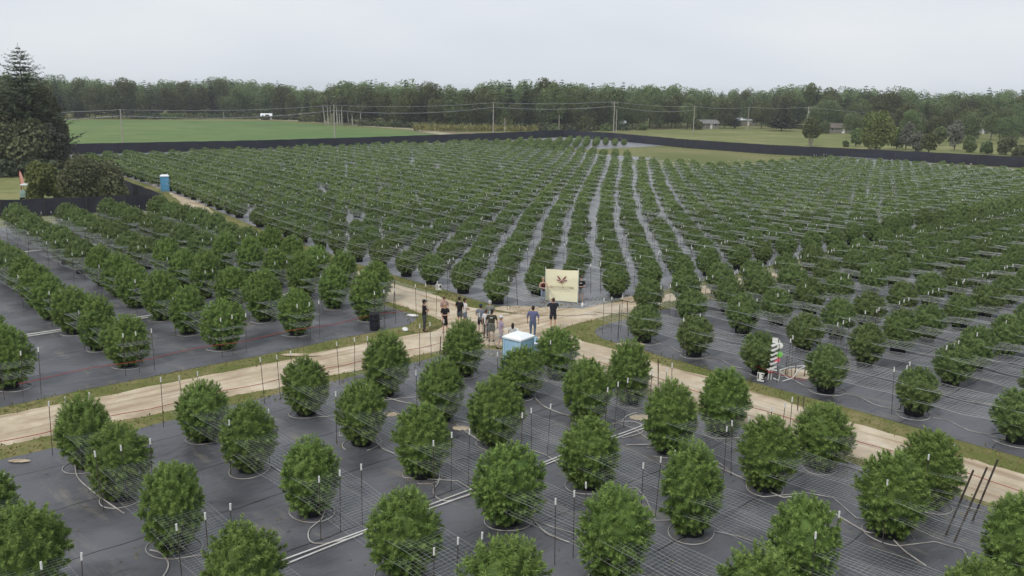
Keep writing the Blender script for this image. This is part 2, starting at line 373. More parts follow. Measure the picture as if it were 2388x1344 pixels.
RA = [(-30, -38.8, 2.0), (8, -38.0, 2.0), (28, -37.4, 2.0), (38, -36.4, 1.6), (46, -35.7, 1.1), (60, -35.1, 0.9), (110, -34.6, 0.8)]
RB = [(-190, 57.8, 1.7), (-118, 46.8, 1.3), (-107, 43.9, 1.1), (-85, 38.0, 1.2), (-66, 35.0, 1.4), (-50, 33.8, 1.75), (-30, 33.3, 1.8), (-9, 32.7, 1.7), (15, 32.3, 1.7)]
def sd_road(B, A):
    ca = np.interp(A, [p[0] for p in RA], [p[1] for p in RA]); ha = np.interp(A, [p[0] for p in RA], [p[2] for p in RA]) - 0.12
    cb = np.interp(B, [p[0] for p in RB], [p[1] for p in RB]); hb = np.interp(B, [p[0] for p in RB], [p[2] for p in RB])
    d1 = np.abs(B - ca) - ha; d2 = np.abs(A - cb) - hb
    k = 3.2; h = np.clip(0.5 + 0.5 * (d2 - d1) / k, 0, 1)
    return d2 * (1 - h) + d1 * h - k * h * (1 - h) + 0.22 * vnoise(B * 1.6, A * 1.6, 1)
contour_sheet('dirt_track', sd_road, -190, 12, -12, 112, 0.5, 0.008, M['dirt'])
def sd_verge(B, A): return sd_road(B, A) - 1.5 + 0.3 * vnoise(B * 1.5, A * 1.5, 5)
contour_sheet('grass_verge', sd_verge, -190, 14, -14, 112, 0.7, 0.004, M['verge'])
def rbox(B, A, b0, b1, a0, a1, r, wob=0.12, seed=2):
    cx, cy = (b0 + b1) / 2, (a0 + a1) / 2; hx, hy = (b1 - b0) / 2 - r, (a1 - a0) / 2 - r
    qx = np.abs(B - cx) - hx; qy = np.abs(A - cy) - hy
    return np.hypot(np.maximum(qx, 0), np.maximum(qy, 0)) + np.minimum(np.maximum(qx, qy), 0) - r + wob * vnoise(B * 1.1, A * 1.1, seed)
contour_sheet('ground_cloth', lambda B, A: rbox(B, A, -34.9, 60, -60, 30.6, 2.6), -36, 12, -8, 32, 0.5, 0.014, M['cloth'], 0.006)
contour_sheet('ground_cloth', lambda B, A: rbox(B, A + 0.02 * (B + 42), -95.5, -41.0, -60, 31.3, 2.2, seed=4), -97, -40, -2, 35, 0.6, 0.014, M['cloth'], 0.006)
contour_sheet('ground_cloth', lambda B, A: rbox(B, A, -33.6, 80, 36.1, 300, 2.4, seed=6), -35, 40, 35, 170, 0.8, 0.014, M['cloth'], 0.006)
DRx = [p[0] for p in DR]; DRy = [p[1] for p in DR]
FAR_B0, FAR_A1 = -203.0, 186.0
def sd_far(B, A):
    A2 = A - np.interp(B, DRx, DRy)
    s = rbox(B, A2, FAR_B0, -37.3, 36.6, 190, 1.6, seed=8)
    clear = np.minimum(rbox(B, A, -149, -93, 153, 260, 3, seed=9), rbox(B, A, -119, -93, 134, 260, 3, seed=9))
    return np.maximum(s, -clear)
contour_sheet('ground_cloth', sd_far, -205, -36, 35, 200, 1.0, 0.014, M['cloth_far_sheen'])
# fields beyond the far fence
def flat(name, pts, z, m, kind='structure'):
    b = MB(); b.poly([(p[0], p[1], z) for p in pts]); return tag(b.build(name, m), kind=kind)
flat('crop_field', [G(-500, 352), G(165, 350), G(600, 334), G(1060, 322), G(960, 305), G(830, 298), G(640, 284), G(150, 280), G(-500, 276)], 0.03, M['crop'])
flat('dirt_path', [G(1050, 319), G(960, 303), G(830, 294), G(690, 283), G(600, 279), G(600, 277.5), G(720, 281), G(850, 291), G(975, 300), G(1090, 318)], 0.036, mat('dry_grass_path', (0.40, 0.37, 0.25), 0.95, noise=0.3))
flat('bare_patch', [G(950, 303), G(1060, 306), G(1150, 312), G(1060, 316), G(980, 311)], 0.033, mat('bare_earth', (0.22, 0.16, 0.12), 0.95, noise=0.2, col2=(0.17, 0.17, 0.08)))
flat('meadow', [G(1500, 306), G(1700, 300), G(2388, 312), G(2900, 316), G(2900, 410), G(2388, 384), G(1810, 350), G(1540, 328)], 0.03, M['lawn'])
flat('lawn', [G(-400, 418), G(70, 414), G(160, 425), G(60, 470), G(-400, 500)], 0.03, M['lawn'])

# ------------------------------------------------------------------ leaves
def unit(v): return v / np.maximum(np.linalg.norm(v, axis=-1, keepdims=True), 1e-9)
def leaves(P0, D, N, L, W, droop=0.15):
    """one diamond leaflet per row: base P0, direction D, blade normal N"""
    D = unit(D); S = unit(np.cross(D, N)); N2 = unit(np.cross(S, D)); L = L[:, None]; W = W[:, None]
    a = P0; m = P0 + D * L * 0.45 + N2 * L * droop * 0.4; t = P0 + D * L - N2 * L * droop
    V = np.stack([a, m - S * W / 2, t, m + S * W / 2], 1).reshape(-1, 3)
    Fq = np.arange(len(V)).reshape(-1, 4); return V, Fq
def fib(n, rng):
    i = np.arange(n) + 0.5; z = 1 - 2 * i / n; ph = i * 2.399963 + rng.random() * 6
    r = np.sqrt(1 - z * z); return np.stack([r * np.cos(ph), r * np.sin(ph), z], 1)
def core(R_, zc, hz, seed, n=10, k=0.8):
    rng = np.random.default_rng(seed); V = []; Fq = []; nu, nv = 14, n
    for j in range(nv + 1):
        th = math.pi * j / nv
        for i in range(nu):
            ph = 2 * math.pi * i / nu; q = k * (1 + 0.10 * rng.standard_normal())
            V.append((R_ * q * math.sin(th) * math.cos(ph), R_ * q * math.sin(th) * math.sin(ph), zc + hz * q * math.cos(th)))
    for j in range(nv):
        for i in range(nu):
            Fq.append((j * nu + i, j * nu + (i + 1) % nu, (j + 1) * nu + (i + 1) % nu, (j + 1) * nu + i))
    return np.array(V), np.array(Fq)
def hemp_foliage(seed, nc=150, nf=11, lf=5, R_=1.08, zc=1.52, hz=1.12, spiky=1.0, leafL=0.15, leafW=0.034):
    rng = np.random.default_rng(seed)
    d = fib(nc, rng) + 0.10 * rng.standard_normal((nc, 3)); d = unit(d); d = d[d[:, 2] > -0.9]
    n = len(d)
    # barrel shaped crown, a little squarer than an ellipsoid
    q = (np.abs(d[:, 0]) ** 2.15 + np.abs(d[:, 1]) ** 2.15 + np.abs(d[:, 2]) ** 2.15) ** (-1 / 2.15)
    q = q * (1 + 0.045 * rng.standard_normal(n)) * (1 + 0.05 * np.sin(d[:, 0] * 5 + seed) * np.cos(d[:, 1] * 4 + d[:, 2] * 3))
    low = np.clip(-d[:, 2], 0, 1)
    p = d * q[:, None] * np.array([R_, R_, hz]); p[:, :2] *= (1 - 0.16 * low ** 1.5 - 0.10 * np.clip(d[:, 2], 0, 1))[:, None]; p[:, 2] += zc
    up = np.array([0, 0, 1.0]); hi = np.clip(d[:, 2], 0, 1)
    ax = unit(d * np.array([0.95, 0.95, 0.5]) + up * (0.18 + 0.8 * hi[:, None] ** 1.3) + 0.16 * rng.standard_normal((n, 3)))
    ln = (0.17 + 0.20 * hi ** 2 * spiky) * (0.75 + 0.5 * rng.random(n))
    Vs = []; Fs = []; Ts = []; off = 0
    tone0 = rng.random(n)
    for k in range(nf):
        t = (k + 0.5) / nf
        az = k * 2.4 + rng.random(n) * 6.28
        e1 = unit(np.cross(ax, np.array([0.3, 0.5, 0.1]) + 0 * ax)); e2 = np.cross(ax, e1)
        rad = e1 * np.cos(az)[:, None] + e2 * np.sin(az)[:, None]
        P0 = p + ax * ((t - 0.72) * ln * 1.25)[:, None]
        fan = unit(rad * (1.05 - 0.65 * t) + ax * (0.25 + 0.8 * t) - up * 0.25 * (1 - t) + unit(d) * 0.25)
        side = unit(np.cross(fan, ax + 0.01))
        for j in range(lf):
            s = (j - (lf - 1) / 2) / max(1, (lf - 1) / 2)
            Dj = fan * math.cos(s * 1.0) + side * math.sin(s * 1.0)
            L = leafL * (1.25 - 0.35 * abs(s)) * (1.1 - 0.45 * t) * (0.8 + 0.4 * rng.random(n))
            V, Fq = leaves(P0, Dj, ax + 0.25 * rng.standard_normal((n, 3)), L, np.full(n, leafW) * (0.8 + 0.5 * rng.random(n)), 0.22)
            Vs.append(V); Fs.append(Fq + off); off += len(V)
            # young leaves at the branch tips are a lighter green
            Ts.append(np.clip(0.22 + 0.30 * tone0 + 0.42 * t * t + 0.10 * rng.standard_normal(n), 0, 1))
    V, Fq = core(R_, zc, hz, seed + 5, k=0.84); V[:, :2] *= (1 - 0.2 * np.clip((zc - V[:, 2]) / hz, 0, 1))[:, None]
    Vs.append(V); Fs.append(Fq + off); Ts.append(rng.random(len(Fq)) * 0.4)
    return np.concatenate(Vs), np.concatenate(Fs), np.concatenate(Ts)

HEMP = []
for s in range(7):
    V, Fq, T = hemp_foliage(100 + s, nc=400, nf=8, spiky=(1.0, .6, 1.3, .8, 1.5, .5, 1.1)[s], zc=1.31 + (0, .04, -.04, .02, .06, -.05, 0)[s], hz=1.24 + (0, .06, -.05, .03, .08, -.08, .02)[s], R_=0.90 + (0, -.05, .05, .02, -.03, .06, -.02)[s], leafL=0.150, leafW=0.026)
    wv_ = (0.05, 0.09, 0.07, 0.04, 0.10, 0.08, 0.06)[s]; an_ = np.arctan2(V[:, 1], V[:, 0]); V[:, :2] *= (1 + wv_ * np.sin(2 * an_ + s) + wv_ * .6 * np.sin(3 * an_ + V[:, 2] * 2.2 + s))[:, None]
    me = np_mesh('foliage', V, Fq, T); me.materials.append(M['leaf']); HEMP.append(me)
HEMPR = []
for s in range(4):
    V, Fq, T = hemp_foliage(200 + s, nc=300, nf=7, lf=4, spiky=0.3, hz=1.06, zc=1.32, R_=0.97, leafL=0.16, leafW=0.036)
    me = np_mesh('foliage', V, Fq, T); me.materials.append(M['leaf2']); HEMPR.append(me)
b = MB(); b.lathe([(0.36, 0.0), (0.40, 0.03), (0.42, 0.42), (0.43, 0.46), (0.39, 0.46), (0.38, 0.42)], 18)
POT = b.mesh('grow_bag', M['pot'], True)
b = MB(); b.tube([(0, 0, 0.38), (0.02, 0.01, 0.7), (0, 0, 1.2), (0.02, 0, 1.9)], [0.045, 0.04, 0.03, 0.015])
for k in range(9):
    a = k * 0.7 + 0.2; z = 0.5 + 0.09 * k
    b.tube([(0, 0, z), (0.35 * math.cos(a), 0.35 * math.sin(a), z + 0.12), (0.75 * math.cos(a), 0.75 * math.sin(a), z + 0.45)], [0.02, 0.015, 0.008], 5)
STEM = b.mesh('stem', M['stem'])

ORD = ['first', 'second', 'third', 'fourth', 'fifth', 'sixth', 'seventh', 'eighth', 'ninth', 'tenth', 'eleventh', 'twelfth', 'thirteenth', 'fourteenth', 'fifteenth', 'sixteenth', 'seventeenth', 'eighteenth', 'nineteenth', 'twentieth']
def ordn(i): 
    return ORD[i] if i < 20 else ('%d%s' % (i + 1, {1: 'st', 2: 'nd', 3: 'rd'}.get((i + 1) % 10, 'th')))
plants = []      # (b, a, scale, hscale, style, label)
jit = lambda s: random.uniform(-s, s)
near_rows = [(4.8, [-32.4, -28.4, -24.0, -19.2]), (8.95, [-32.3, -28.9, -24.5, -19.6, -15.0]), (13.2, [-32.0, -28.2, -23.8, -18.7, -14.4]), (17.6, [-31.9, -27.6, -23.7, -19.1, -14.7, -10.2]),
             (21.5, [-31.7, -27.6, -24.1, -19.2, -14.8, -11.0, -6.4]), (26.1, [-31.7, -27.6, -23.6, -19.3, -15.0, -10.6, -7.0, -2.8]), (29.2, [-28.4, -23.8, -19.0, -14.6, -10.7, -6.6, -2.4])]
near_names = ['outer left row', 'second left row', 'third left row', 'middle row', 'third-last row', 'second-last row', 'row by right-hand track']
for (a, bl), rn in zip(near_rows, near_names):
    for i, bb in enumerate(bl):
        plants.append((bb, a, 1.0 + jit(.05) + (0.04 if i > 2 else 0), 1.0, 0, 'bushy bright green plant, %s from crossing track, %s of foreground plot' % (ordn(i), rn), 'hemp plants of the foreground plot'))
lrows = [4.6, 9.2, 14.3, 19.1, 23.5, 28.5, 31.6]
lnames = ['outermost', 'sixth-last', 'fifth-last', 'fourth-last', 'third-last', 'second-last', 'last']
for r, a in enumerate(lrows):
    bb = -43.5 if r < 6 else -47.4; i = 0
    while bb > -92.5:
        aa = a + max(0, (-55 - bb)) * (0.055 if r < 5 else (0.02 if r == 5 else 0.07))
        st = 1 if bb < -64 else 0
        plants.append((bb + jit(.2), aa + jit(.15), (1.05 if st == 0 else 1.12) + jit(.05), 1.04, st, 'round green plant, %s from crossing track, %s row of left plot' % (ordn(i), lnames[r]), 'hemp plants of the left plot'))
        bb -= 3.95; i += 1
        if -66.5 > bb > -69.5 and r in (3,): bb -= 1.2
ra = [37.6, 42.9, 46.6, 50.3, 54.3, 58.7, 62.8] + [62.8 + 4.0 * k for k in range(1, 26)]
rb = [-33.6, -30.3, -26.9, -23.0, -19.4, -15.4, -11.4, -7.4, -3.4, 0.6, 4.6, 8.6, 12.6, 16.6, 20.6, 24.6, 28.6, 32.6]
for r, a in enumerate(ra):
    for i, bb in enumerate(rb):
        if r == 0:
            if i == 0: continue
            bb += 0.6
        plants.append((bb + jit(.15), a + jit(.15), 0.93 + jit(.06), 0.92, 1, 'round dark green plant, %s from cross track, %s row back in right plot' % (ordn(i if r else i - 1), ordn(r)), 'hemp plants of the right plot'))
far_plants_rows = []
nbf = int((-38.2 + 200.0) / 3.6) + 1; naf = int((188 - 37) / 3.75) + 1
for r in range(naf):
    for i in range(nbf):
        if i == 0 and r < 2: continue
        bb = -38.2 - 3.6 * i; a = 37.1 + 3.75 * r + drift(bb)
        if bb < -171 + 3 * math.sin(a * .3) or a > (184 if bb < -120 else 171) or cleared(bb, a): continue
        if random.random() < 0.012: continue
        plants.append((bb + jit(.2), a + jit(.2), 0.86 + jit(.09), 0.84, 1, 'round dark green plant, %s from cross track, %s row of big back field' % (ordn(i), ordn(r)), 'hemp plants of the big back field'))
vis = []
for p in plants:
    w_ = F(p[0], p[1]); x, y, d = PX(w_.x, w_.y, 1.3)
    if d < 3: continue
    m_ = FPX * 1.3 / d
    if x < -m_ - 15 or x > 2388 + m_ + 15 or y - m_ * 1.2 > 1344: continue
    vis.append((d, p, w_))
vis.sort(key=lambda t: t[0])
def place_plant(p, w_):
    o = empty('hemp_plant', (w_.x, w_.y, 0.012), random.uniform(0, 6.28))
    tag(o, p[5], 'plant', p[6])
    me = random.choice(HEMP if p[4] == 0 else HEMPR)
    f = link('foliage', me, o); f.scale = (p[2], p[2] * (1 + jit(.04)), p[3] * (1 + jit(.09)) if p[4] else p[2] * (1 + jit(.07))); f.rotation_euler = (jit(.05), jit(.05), 0)
    link('grow_bag', POT, o); link('stem', STEM, o)
for d, p, w_ in vis[:300]: place_plant(p, w_)
rest = vis[300:]
LOW = []
for s in range(4):
    LOW.append(hemp_foliage(300 + s, nc=130, nf=3, lf=2, spiky=0.15, hz=1.06, zc=1.3, R_=0.95, leafL=0.25, leafW=0.13))
LOWER = [hemp_foliage(320 + s, nc=75, nf=2, lf=2, spiky=0.1, hz=1.06, zc=1.3, R_=0.92, leafL=0.30, leafW=0.2) for s in range(3)]
Vs = []; Fs = []; Ts = []; off = 0
for d, p, w_ in rest:
    V, Fq, T = (LOW if d < 130 else LOWER)[random.randrange(3)]
    an = random.uniform(0, 6.28); ca_, sa_ = math.cos(an), math.sin(an); s = p[2]
    X = (V[:, 0] * ca_ - V[:, 1] * sa_) * s + w_.x; Y = (V[:, 0] * sa_ + V[:, 1] * ca_) * s + w_.y; Z = V[:, 2] * p[3] * (1 + jit(.06))
    Vs.append(np.stack([X, Y, Z], 1)); Fs.append(Fq + off); off += len(V); Ts.append(np.clip(T + .12 + jit(.16), 0, 1))
me = np_mesh('hemp_crop', np.concatenate(Vs), np.concatenate(Fs), np.concatenate(Ts)); me.materials.append(M['leaf2'])
tag(link('hemp_crop', me), 'mass of round green plants filling the rest of the big back field to the far black fence', 'crop', kind='stuff')
Vs = Fs = Ts = None
b = MB()
for d, p, w_ in rest:
    if d < 150: b.lathe([(0.40, 0.0), (0.42, 0.45)], 8, (w_.x, w_.y, 0.012))
tag(b.build('grow_bags', M['pot']), 'black fabric pots under the massed plants of the big back field', 'pots', kind='stuff')
print('plants visible', len(vis), 'rest', len(rest))

# ------------------------------------------------------------------ stakes and nets
b = MB(); b.tube([(0, 0, -0.02), (0, 0, 2.0)], 0.014, 5); POSTM = b.mesh('post', M['post'])
b = MB(); b.tube([(0, 0, 1.93), (0, 0, 2.13)], 0.028, 6); CAPM = b.mesh('cap', M['white'])
stakes = []
def triplets(a, blist, half, desc):
    for q, bb in enumerate(blist):
        for j, da in enumerate((-half, 0.0, half)):
            stakes.append((bb + jit(.12), a + da + jit(.06), 'white-capped stake, %s of three, %s group, %s' % (('left', 'middle', 'right')[j], ordn(q), desc), 'white capped stakes'))
for (a, bl), rn in zip(near_rows, near_names):
    triplets(a, [x for x in (-34.2, -28.2, -22.0, -16.3, -10.4, -4.6) if x < bl[-1] + 3], 0.75, rn + ', foreground plot')
for r, a in enumerate(lrows):
    triplets(a + 0.0, [-41.9 - 5.9 * k for k in range(9)], 0.7, lnames[r] + ' row, left plot')
for r, a in enumerate(ra[:18]):
    triplets(a, [-32.2 + 5.6 * k for k in range(10)], 0.7, ordn(r) + ' row, right plot')
for r in range(naf):
    blist = [-39.9 - 7.2 * k for k in range(23)]
    for q, bb in enumerate(blist):
        a = 37.1 + 3.75 * r + drift(bb)
        if bb < -168 or a > (182 if bb < -120 else 170) or cleared(bb, a): continue
        if r > 6 and random.random() < .3: continue
        for j, da in enumerate((-.7, 0.0, .7)):
            stakes.append((bb + jit(.5), a + da + jit(.12), 'white-capped stake, %s of three, %s group, %s row of back field' % (('left', 'middle', 'right')[j], ordn(q), ordn(r)), 'white capped stakes'))
sv = []
for s in stakes:
    w_ = F(s[0], s[1]); x, y, d = PX(w_.x, w_.y, 1.8)
    if d < 3 or x < -10 or x > 2400 or y > 1360: continue
    if -41.5 < s[0] < -37 and 37 < s[1] < 42.5: continue
    sv.append((d, s, w_))
sv.sort(key=lambda t: t[0])
for d, s, w_ in sv[:300]:
    o = empty('stake', (w_.x, w_.y, 0.0)); o.rotation_euler = (jit(.05), jit(.05), random.uniform(0, 6))
    tag(o, s[2], 'stake', s[3]); link('post', POSTM, o); link('cap', CAPM, o)
b = MB()
for d, s, w_ in sv[300:]:
    t = (jit(.08), jit(.08)); z0 = 1.0 if d > 90 else 0.0
    b.cur = 0; b.tube([(w_.x, w_.y, z0), (w_.x + t[0], w_.y + t[1], 1.95)], 0.02, 3, caps=False)
    b.cur = 1; b.tube([(w_.x + t[0], w_.y + t[1], 1.9), (w_.x + t[0], w_.y + t[1], 2.06 + jit(.1))], 0.026, 4)
tag(b.build('stakes', [M['post'], M['white']]), 'countless white-capped stakes standing among the plants of the back field', 'stakes', kind='stuff')

def net(a, b0, b1, half, zs, cell, wire, label, far=False, dr=False):
    """white twine netting stretched along one row, in one or two levels"""
    m = MB(); step = 3.6 if far else 1.0
    n = max(2, int((b1 - b0) / step) + 1); bs = [b0 + (b1 - b0) * k / (n - 1) for k in range(n)]
    for z in zs:
        nw = max(2, int(round(2 * half / cell)) + 1)
        lines = []
        for k in range(nw):
            da = -half + 2 * half * k / (nw - 1); edge = 1.6 if k in (0, nw - 1) else 1.0
            pts = []
            for q, bb in enumerate(bs):
                sag = 0.05 * math.sin(bb * 1.05 + a) + 0.03 * math.sin(bb * 3.3 + da * 5)
                pts.append(F(bb, a + da + (drift(bb) if dr else 0), z + sag))
            lines.append(pts)
            w2 = wire * edge
            vs = []; fs = []
            for p in pts: vs += [(p.x, p.y, p.z - w2 / 2), (p.x, p.y, p.z + w2 / 2)]
            for q in range(len(pts) - 1): fs.append((2 * q, 2 * q + 2, 2 * q + 3, 2 * q + 1))
            m._a(vs, fs)
        # cross twine
        cs = cell * (3 if far else 1); L = b1 - b0; nc_ = int(L / cs)
        for k in range(nc_ + 1):
            f = k / nc_ * (n - 1); q = min(int(f), n - 2); t = f - q
            p0 = lines[0][q].lerp(lines[0][q + 1], t); p1 = lines[-1][q].lerp(lines[-1][q + 1], t)
            s = Vector((0, 0, wire / 2))
            m._a([p0 - s, p1 - s, p1 + s, p0 + s], [(0, 1, 2, 3)])
    if len(m.v) == 0: return
    return tag(m.build('trellis_net', M['net']), label, 'net', 'white trellis nets along the plant rows')
for (a, bl), rn in zip(near_rows, near_names):
    net(a, -34.2, min(bl[-1] + 4, 6), 0.78, (0.95, 1.5), 0.15, 0.004, 'white twine trellis net through the %s of the foreground plot' % rn)
for r, a in enumerate(lrows):
    net(a, -91, -41.9, 0.7, (0.9, 1.4), 0.22, 0.0065, 'white twine trellis net through the %s row of the left plot' % lnames[r])
for r, a in enumerate(ra[:26]):
    net(a, -33.8, 30, 0.75, (0.9, 1.5), 0.22, 0.007, 'white twine trellis net through the %s row back in the right plot' % ordn(r), far=r > 7)
for r in range(naf):
    a = 37.1 + 3.75 * r; b0 = -200
    if a > 172: continue
    net(a, -169 if a + 6 < 131 else -89.0, -38.0, 0.8, (1.0, 1.6), 0.3, 0.008, 'white twine trellis net through the %s row of the big back field' % ordn(r), far=True, dr=True)

# red cord strung between the outer stakes
def cord(name, pts, r, m, label, cat, n=5): b_ = MB(); b_.tube(pts, r, n); return tag(b_.build(name, m), label, cat)
cp_ = [F(-34.3, a, 0.95 + 0.05 * math.sin(a * 1.4)) for a in np.arange(4, 30.5, 1.0)]
cord('cord', cp_, 0.014, M['red'], 'red cord strung between stakes along the track edge of the foreground plot', 'cord')
cord('cord', [F(x, 30.6, 0.95 + 0.05 * math.sin(x)) for x in np.arange(-30, 6, 1.0)], 0.014, M['red'], 'red cord running beside the right-hand track along the foreground plot', 'cord')
cord('cord', [F(-41.7, a, 0.75 + 0.06 * math.sin(a * 1.2)) for a in np.arange(9, 30.5, 1.0)], 0.013, M['red'], 'thin red cord along the front end of the left plot rows', 'cord')
cord('cord', [F(x, 36.9, 0.5 + 0.05 * math.sin(x)) for x in np.arange(-23, -19, 0.5)], 0.014, M['red'], 'short red cord tied across the dark pot beside sign 13', 'cord')

# grass tufts on the verges, fallen leaves and soil crumbs on the sheets
rng = np.random.default_rng(21); n = 90000; B_ = rng.uniform(-75, -4, n); A_ = rng.uniform(6, 60, n)
sv_ = sd_verge(B_, A_); rd_ = sd_road(B_, A_); k = (sv_ < -0.05) & (rd_ > -0.15 * rng.random(n) ** 3); B_, A_ = B_[k], A_[k]; n = len(B_)
P0 = np.stack([B_ * cT - A_ * sT, B_ * sT + A_ * cT, np.full(n, 0.0)], 1)
V, Fq = leaves(P0, unit(rng.standard_normal((n, 3)) * [.6, .6, .1] + [0, 0, .8]), rng.standard_normal((n, 3)), 0.05 + 0.09 * rng.random(n), 0.05 + 0.05 * rng.random(n))
me = np_mesh('verge_weeds', V, Fq, np.clip(.5 * rng.random(n) + .5 * (vnoise(B_, A_, 9) > 0.1), 0, 1)); me.materials.append(leafmat('verge_blades', [(0.20, 0.235, 0.075), (0.28, 0.29, 0.11), (0.42, 0.37, 0.19)], .35))
tag(link('verge_weeds', me), 'short weedy grass tufts along both sides of the sandy tracks', 'grass', kind='stuff')
Ps = []
for d_, p_, w_ in vis[:260]:
    m_ = 26 if d_ < 45 else 12; r_ = 0.5 + np.abs(rng.standard_normal(m_)) * 0.8; t_ = rng.random(m_) * 6.283
    Ps.append(np.stack([w_.x + r_ * np.cos(t_), w_.y + r_ * np.sin(t_), np.full(m_, 0.028)], 1))
P0 = np.concatenate(Ps); n = len(P0); V, Fq = leaves(P0, rng.standard_normal((n, 3)) * [1, 1, .05], np.array([0, 0, 1.0]) + .2 * rng.standard_normal((n, 3)), 0.06 + 0.10 * rng.random(n), 0.03 + 0.05 * rng.random(n), 0.05)
me = np_mesh('leaf_litter', V, Fq, rng.random(n)); me.materials.append(leafmat('dead_leaf', [(0.10, 0.07, 0.04), (0.20, 0.16, 0.07), (0.24, 0.24, 0.09)], .1))
tag(link('leaf_litter', me), 'scattered fallen leaves on the dark sheets round the pots', 'leaf litter', kind='stuff')

# irrigation: white hoses and pipes
hz_ = 0.035
def ring(bb, a, r, label, tail=None, arc=(0, 6.28)):
    pts = []; n = 26
    for k in range(n):
        t = arc[0] + (arc[1] - arc[0]) * k / (n - 1); rr = r * (1 + 0.10 * math.sin(2 * t + bb))
        pts.append(F(bb + rr * math.cos(t), a + rr * math.sin(t), hz_ + 0.004 * k / n))
    if tail: pts += [F(x, y, hz_ + 0.006) for x, y in tail]
    b_ = MB(); b_.tube(pts, 0.015, 6); return tag(b_.build('drip_hose', M['hose'], smooth=True), label, 'hose', 'white drip hoses round the pots')
names = list(zip(near_rows, near_names))
for (a, bl), rn in names:
    for i, bb in enumerate(bl):
        t0 = random.uniform(0, 6)
        nx = bl[i + 1] if i + 1 < len(bl) else bb + 4
        tail = [(bb + 1.2, a + 0.9 + jit(.3)), (bb + 2.0, a + 0.7 + jit(.4)), (nx - 1.2, a + 0.2 + jit(.5)), (nx - .6, a + .5)]
        ring(bb, a, 0.72 + jit(.08), 'white drip hose round the %s pot, %s of foreground plot' % (ordn(i), rn), tail if random.random() < 0.7 else None, (t0, 6.9 if False else t0 + 5.2))
for r, a in enumerate(lrows[1:]):
    for i in range(3):
        bb = -43.5 - 3.95 * i - (3.9 if r == 5 else 0)
        ring(bb, a, 0.74, 'white drip hose round the %s pot, %s row of left plot' % (ordn(i), lnames[r + 1]), None, (-1.9, 2.9))
for i, bb in enumerate((-29.7, -26.3, -22.3, -18.8, -14.8, -10.8)):
    ring(bb, 37.6, 0.78, 'pale drip hose round the %s pot of the front row, right plot' % ordn(i), [(bb + 1.4, 37.9), (bb + 2.4, 37.4), (bb + 3.2, 37.5)], (-2.4, 3.4))
def pipe(pts, r, label, m=None, n=7):
    b_ = MB(); b_.tube(pts, r, n); o = tag(b_.build('water_pipe', m or M['pvc'], smooth=True), label, 'pipe'); return o
pipe([F(-21.62 + .03 * math.sin(a), a, 0.05) for a in np.arange(2, 29.5, 0.8)], 0.027, 'left one of two white water pipes lying side by side across the foreground plot')
pipe([F(-21.42 + .05 * math.sin(a * .7 + 1), a, 0.05) for a in np.arange(2, 29.5, 0.8)], 0.027, 'right one of two white water pipes lying side by side across the foreground plot')
pipe([F(-52.6 + .04 * math.sin(a), a, 0.05) for a in np.arange(2, 30.5, 0.8)], 0.04, 'front one of two white water pipes crossing the middle of the left plot')
pipe([F(-52.2, a, 0.05) for a in np.arange(2, 30.5, 0.8)], 0.04, 'rear one of two white water pipes crossing the middle of the left plot')
pipe([F(-80.0, a, 0.06) for a in np.arange(4, 33, 1.0)], 0.06, 'far white water pipe crossing the back of the left plot')
def loop(pts, label, r=0.024):
    # smooth a few control points
    P_ = [Vector(p) for p in pts]; out = []
    for i in range(len(P_) - 1):
        p0 = P_[max(i - 1, 0)]; p1 = P_[i]; p2 = P_[i + 1]; p3 = P_[min(i + 2, len(P_) - 1)]
        for k in range(6):
            t = k / 6; out.append(0.5 * ((2 * p1) + (p2 - p0) * t + (2 * p0 - 5 * p1 + 4 * p2 - p3) * t * t + (3 * p1 - p0 - 3 * p2 + p3) * t ** 3))
    out.append(P_[-1])
    b_ = MB(); b_.tube(out, r, 6); return tag(b_.build('supply_hose', M['hose'], smooth=True), label, 'hose')
g = lambda x, y: G(x, y, 0.045)
loop([g(175, 1065), g(180, 1110), g(215, 1145), g(252, 1172), g(290, 1198)], 'white hose curving from beneath the second left plant towards the bottom left')
loop([g(350, 1283), g(375, 1290), g(393, 1315), g(380, 1345), g(350, 1370)], 'white hose coiling off the bottom edge under the third left plant')
loop([g(757, 1185), g(750, 1210), g(722, 1235), g(722, 1260), g(745, 1268), g(790, 1262), g(830, 1252)], 'thick white hose bent in a U beside the paired pipes')
loop([g(1026, 1100), g(1022, 1125), g(1010, 1145), g(1022, 1163), g(1050, 1168), g(1110, 1150)], 'white hose hooking round to the paired pipes right of the centre plant')
loop([g(1428, 990), g(1450, 984), g(1480, 984), g(1500, 995), g(1495, 1010), g(1460, 1020), g(1450, 1021)], 'white hose in an open oval on the sheet right of centre')
loop([g(1450, 983), g(1462, 970), g(1485, 962)], 'short white hose joining the open oval of hose')
loop([g(1460, 1038), g(1500, 1037), g(1540, 1036)], 'straight white hose on the sheet below the open oval')
loop([g(1605, 1050), g(1640, 1072), g(1745, 1122), g(1820, 1158), g(1850, 1160), g(1930, 1190), g(2015, 1238), g(2045, 1242)], 'long white hose running from the centre right towards the lower right plants')
loop([g(2080, 1255), g(2110, 1285), g(2160, 1320)], 'white hose at the bottom right behind the frontmost plant')
loop([g(1242, 1210), g(1270, 1240), g(1300, 1255), g(1328, 1265)], 'short white hose curving between two bottom centre plants')
loop([g(872, 1020), g(890, 1045), g(920, 1058)], 'short white hose left of the second centre plant')
loop([g(1242, 920), g(1265, 945), g(1310, 965), g(1345, 972)], 'white hose curving behind the middle plants')
loop([g(1065, 990), g(1095, 1013), g(1140, 1042)], 'white hose on sandy ground between two middle plants')
loop([g(895, 925), g(940, 938), g(975, 945)], 'white hose in front of the fourth plant of the track row')

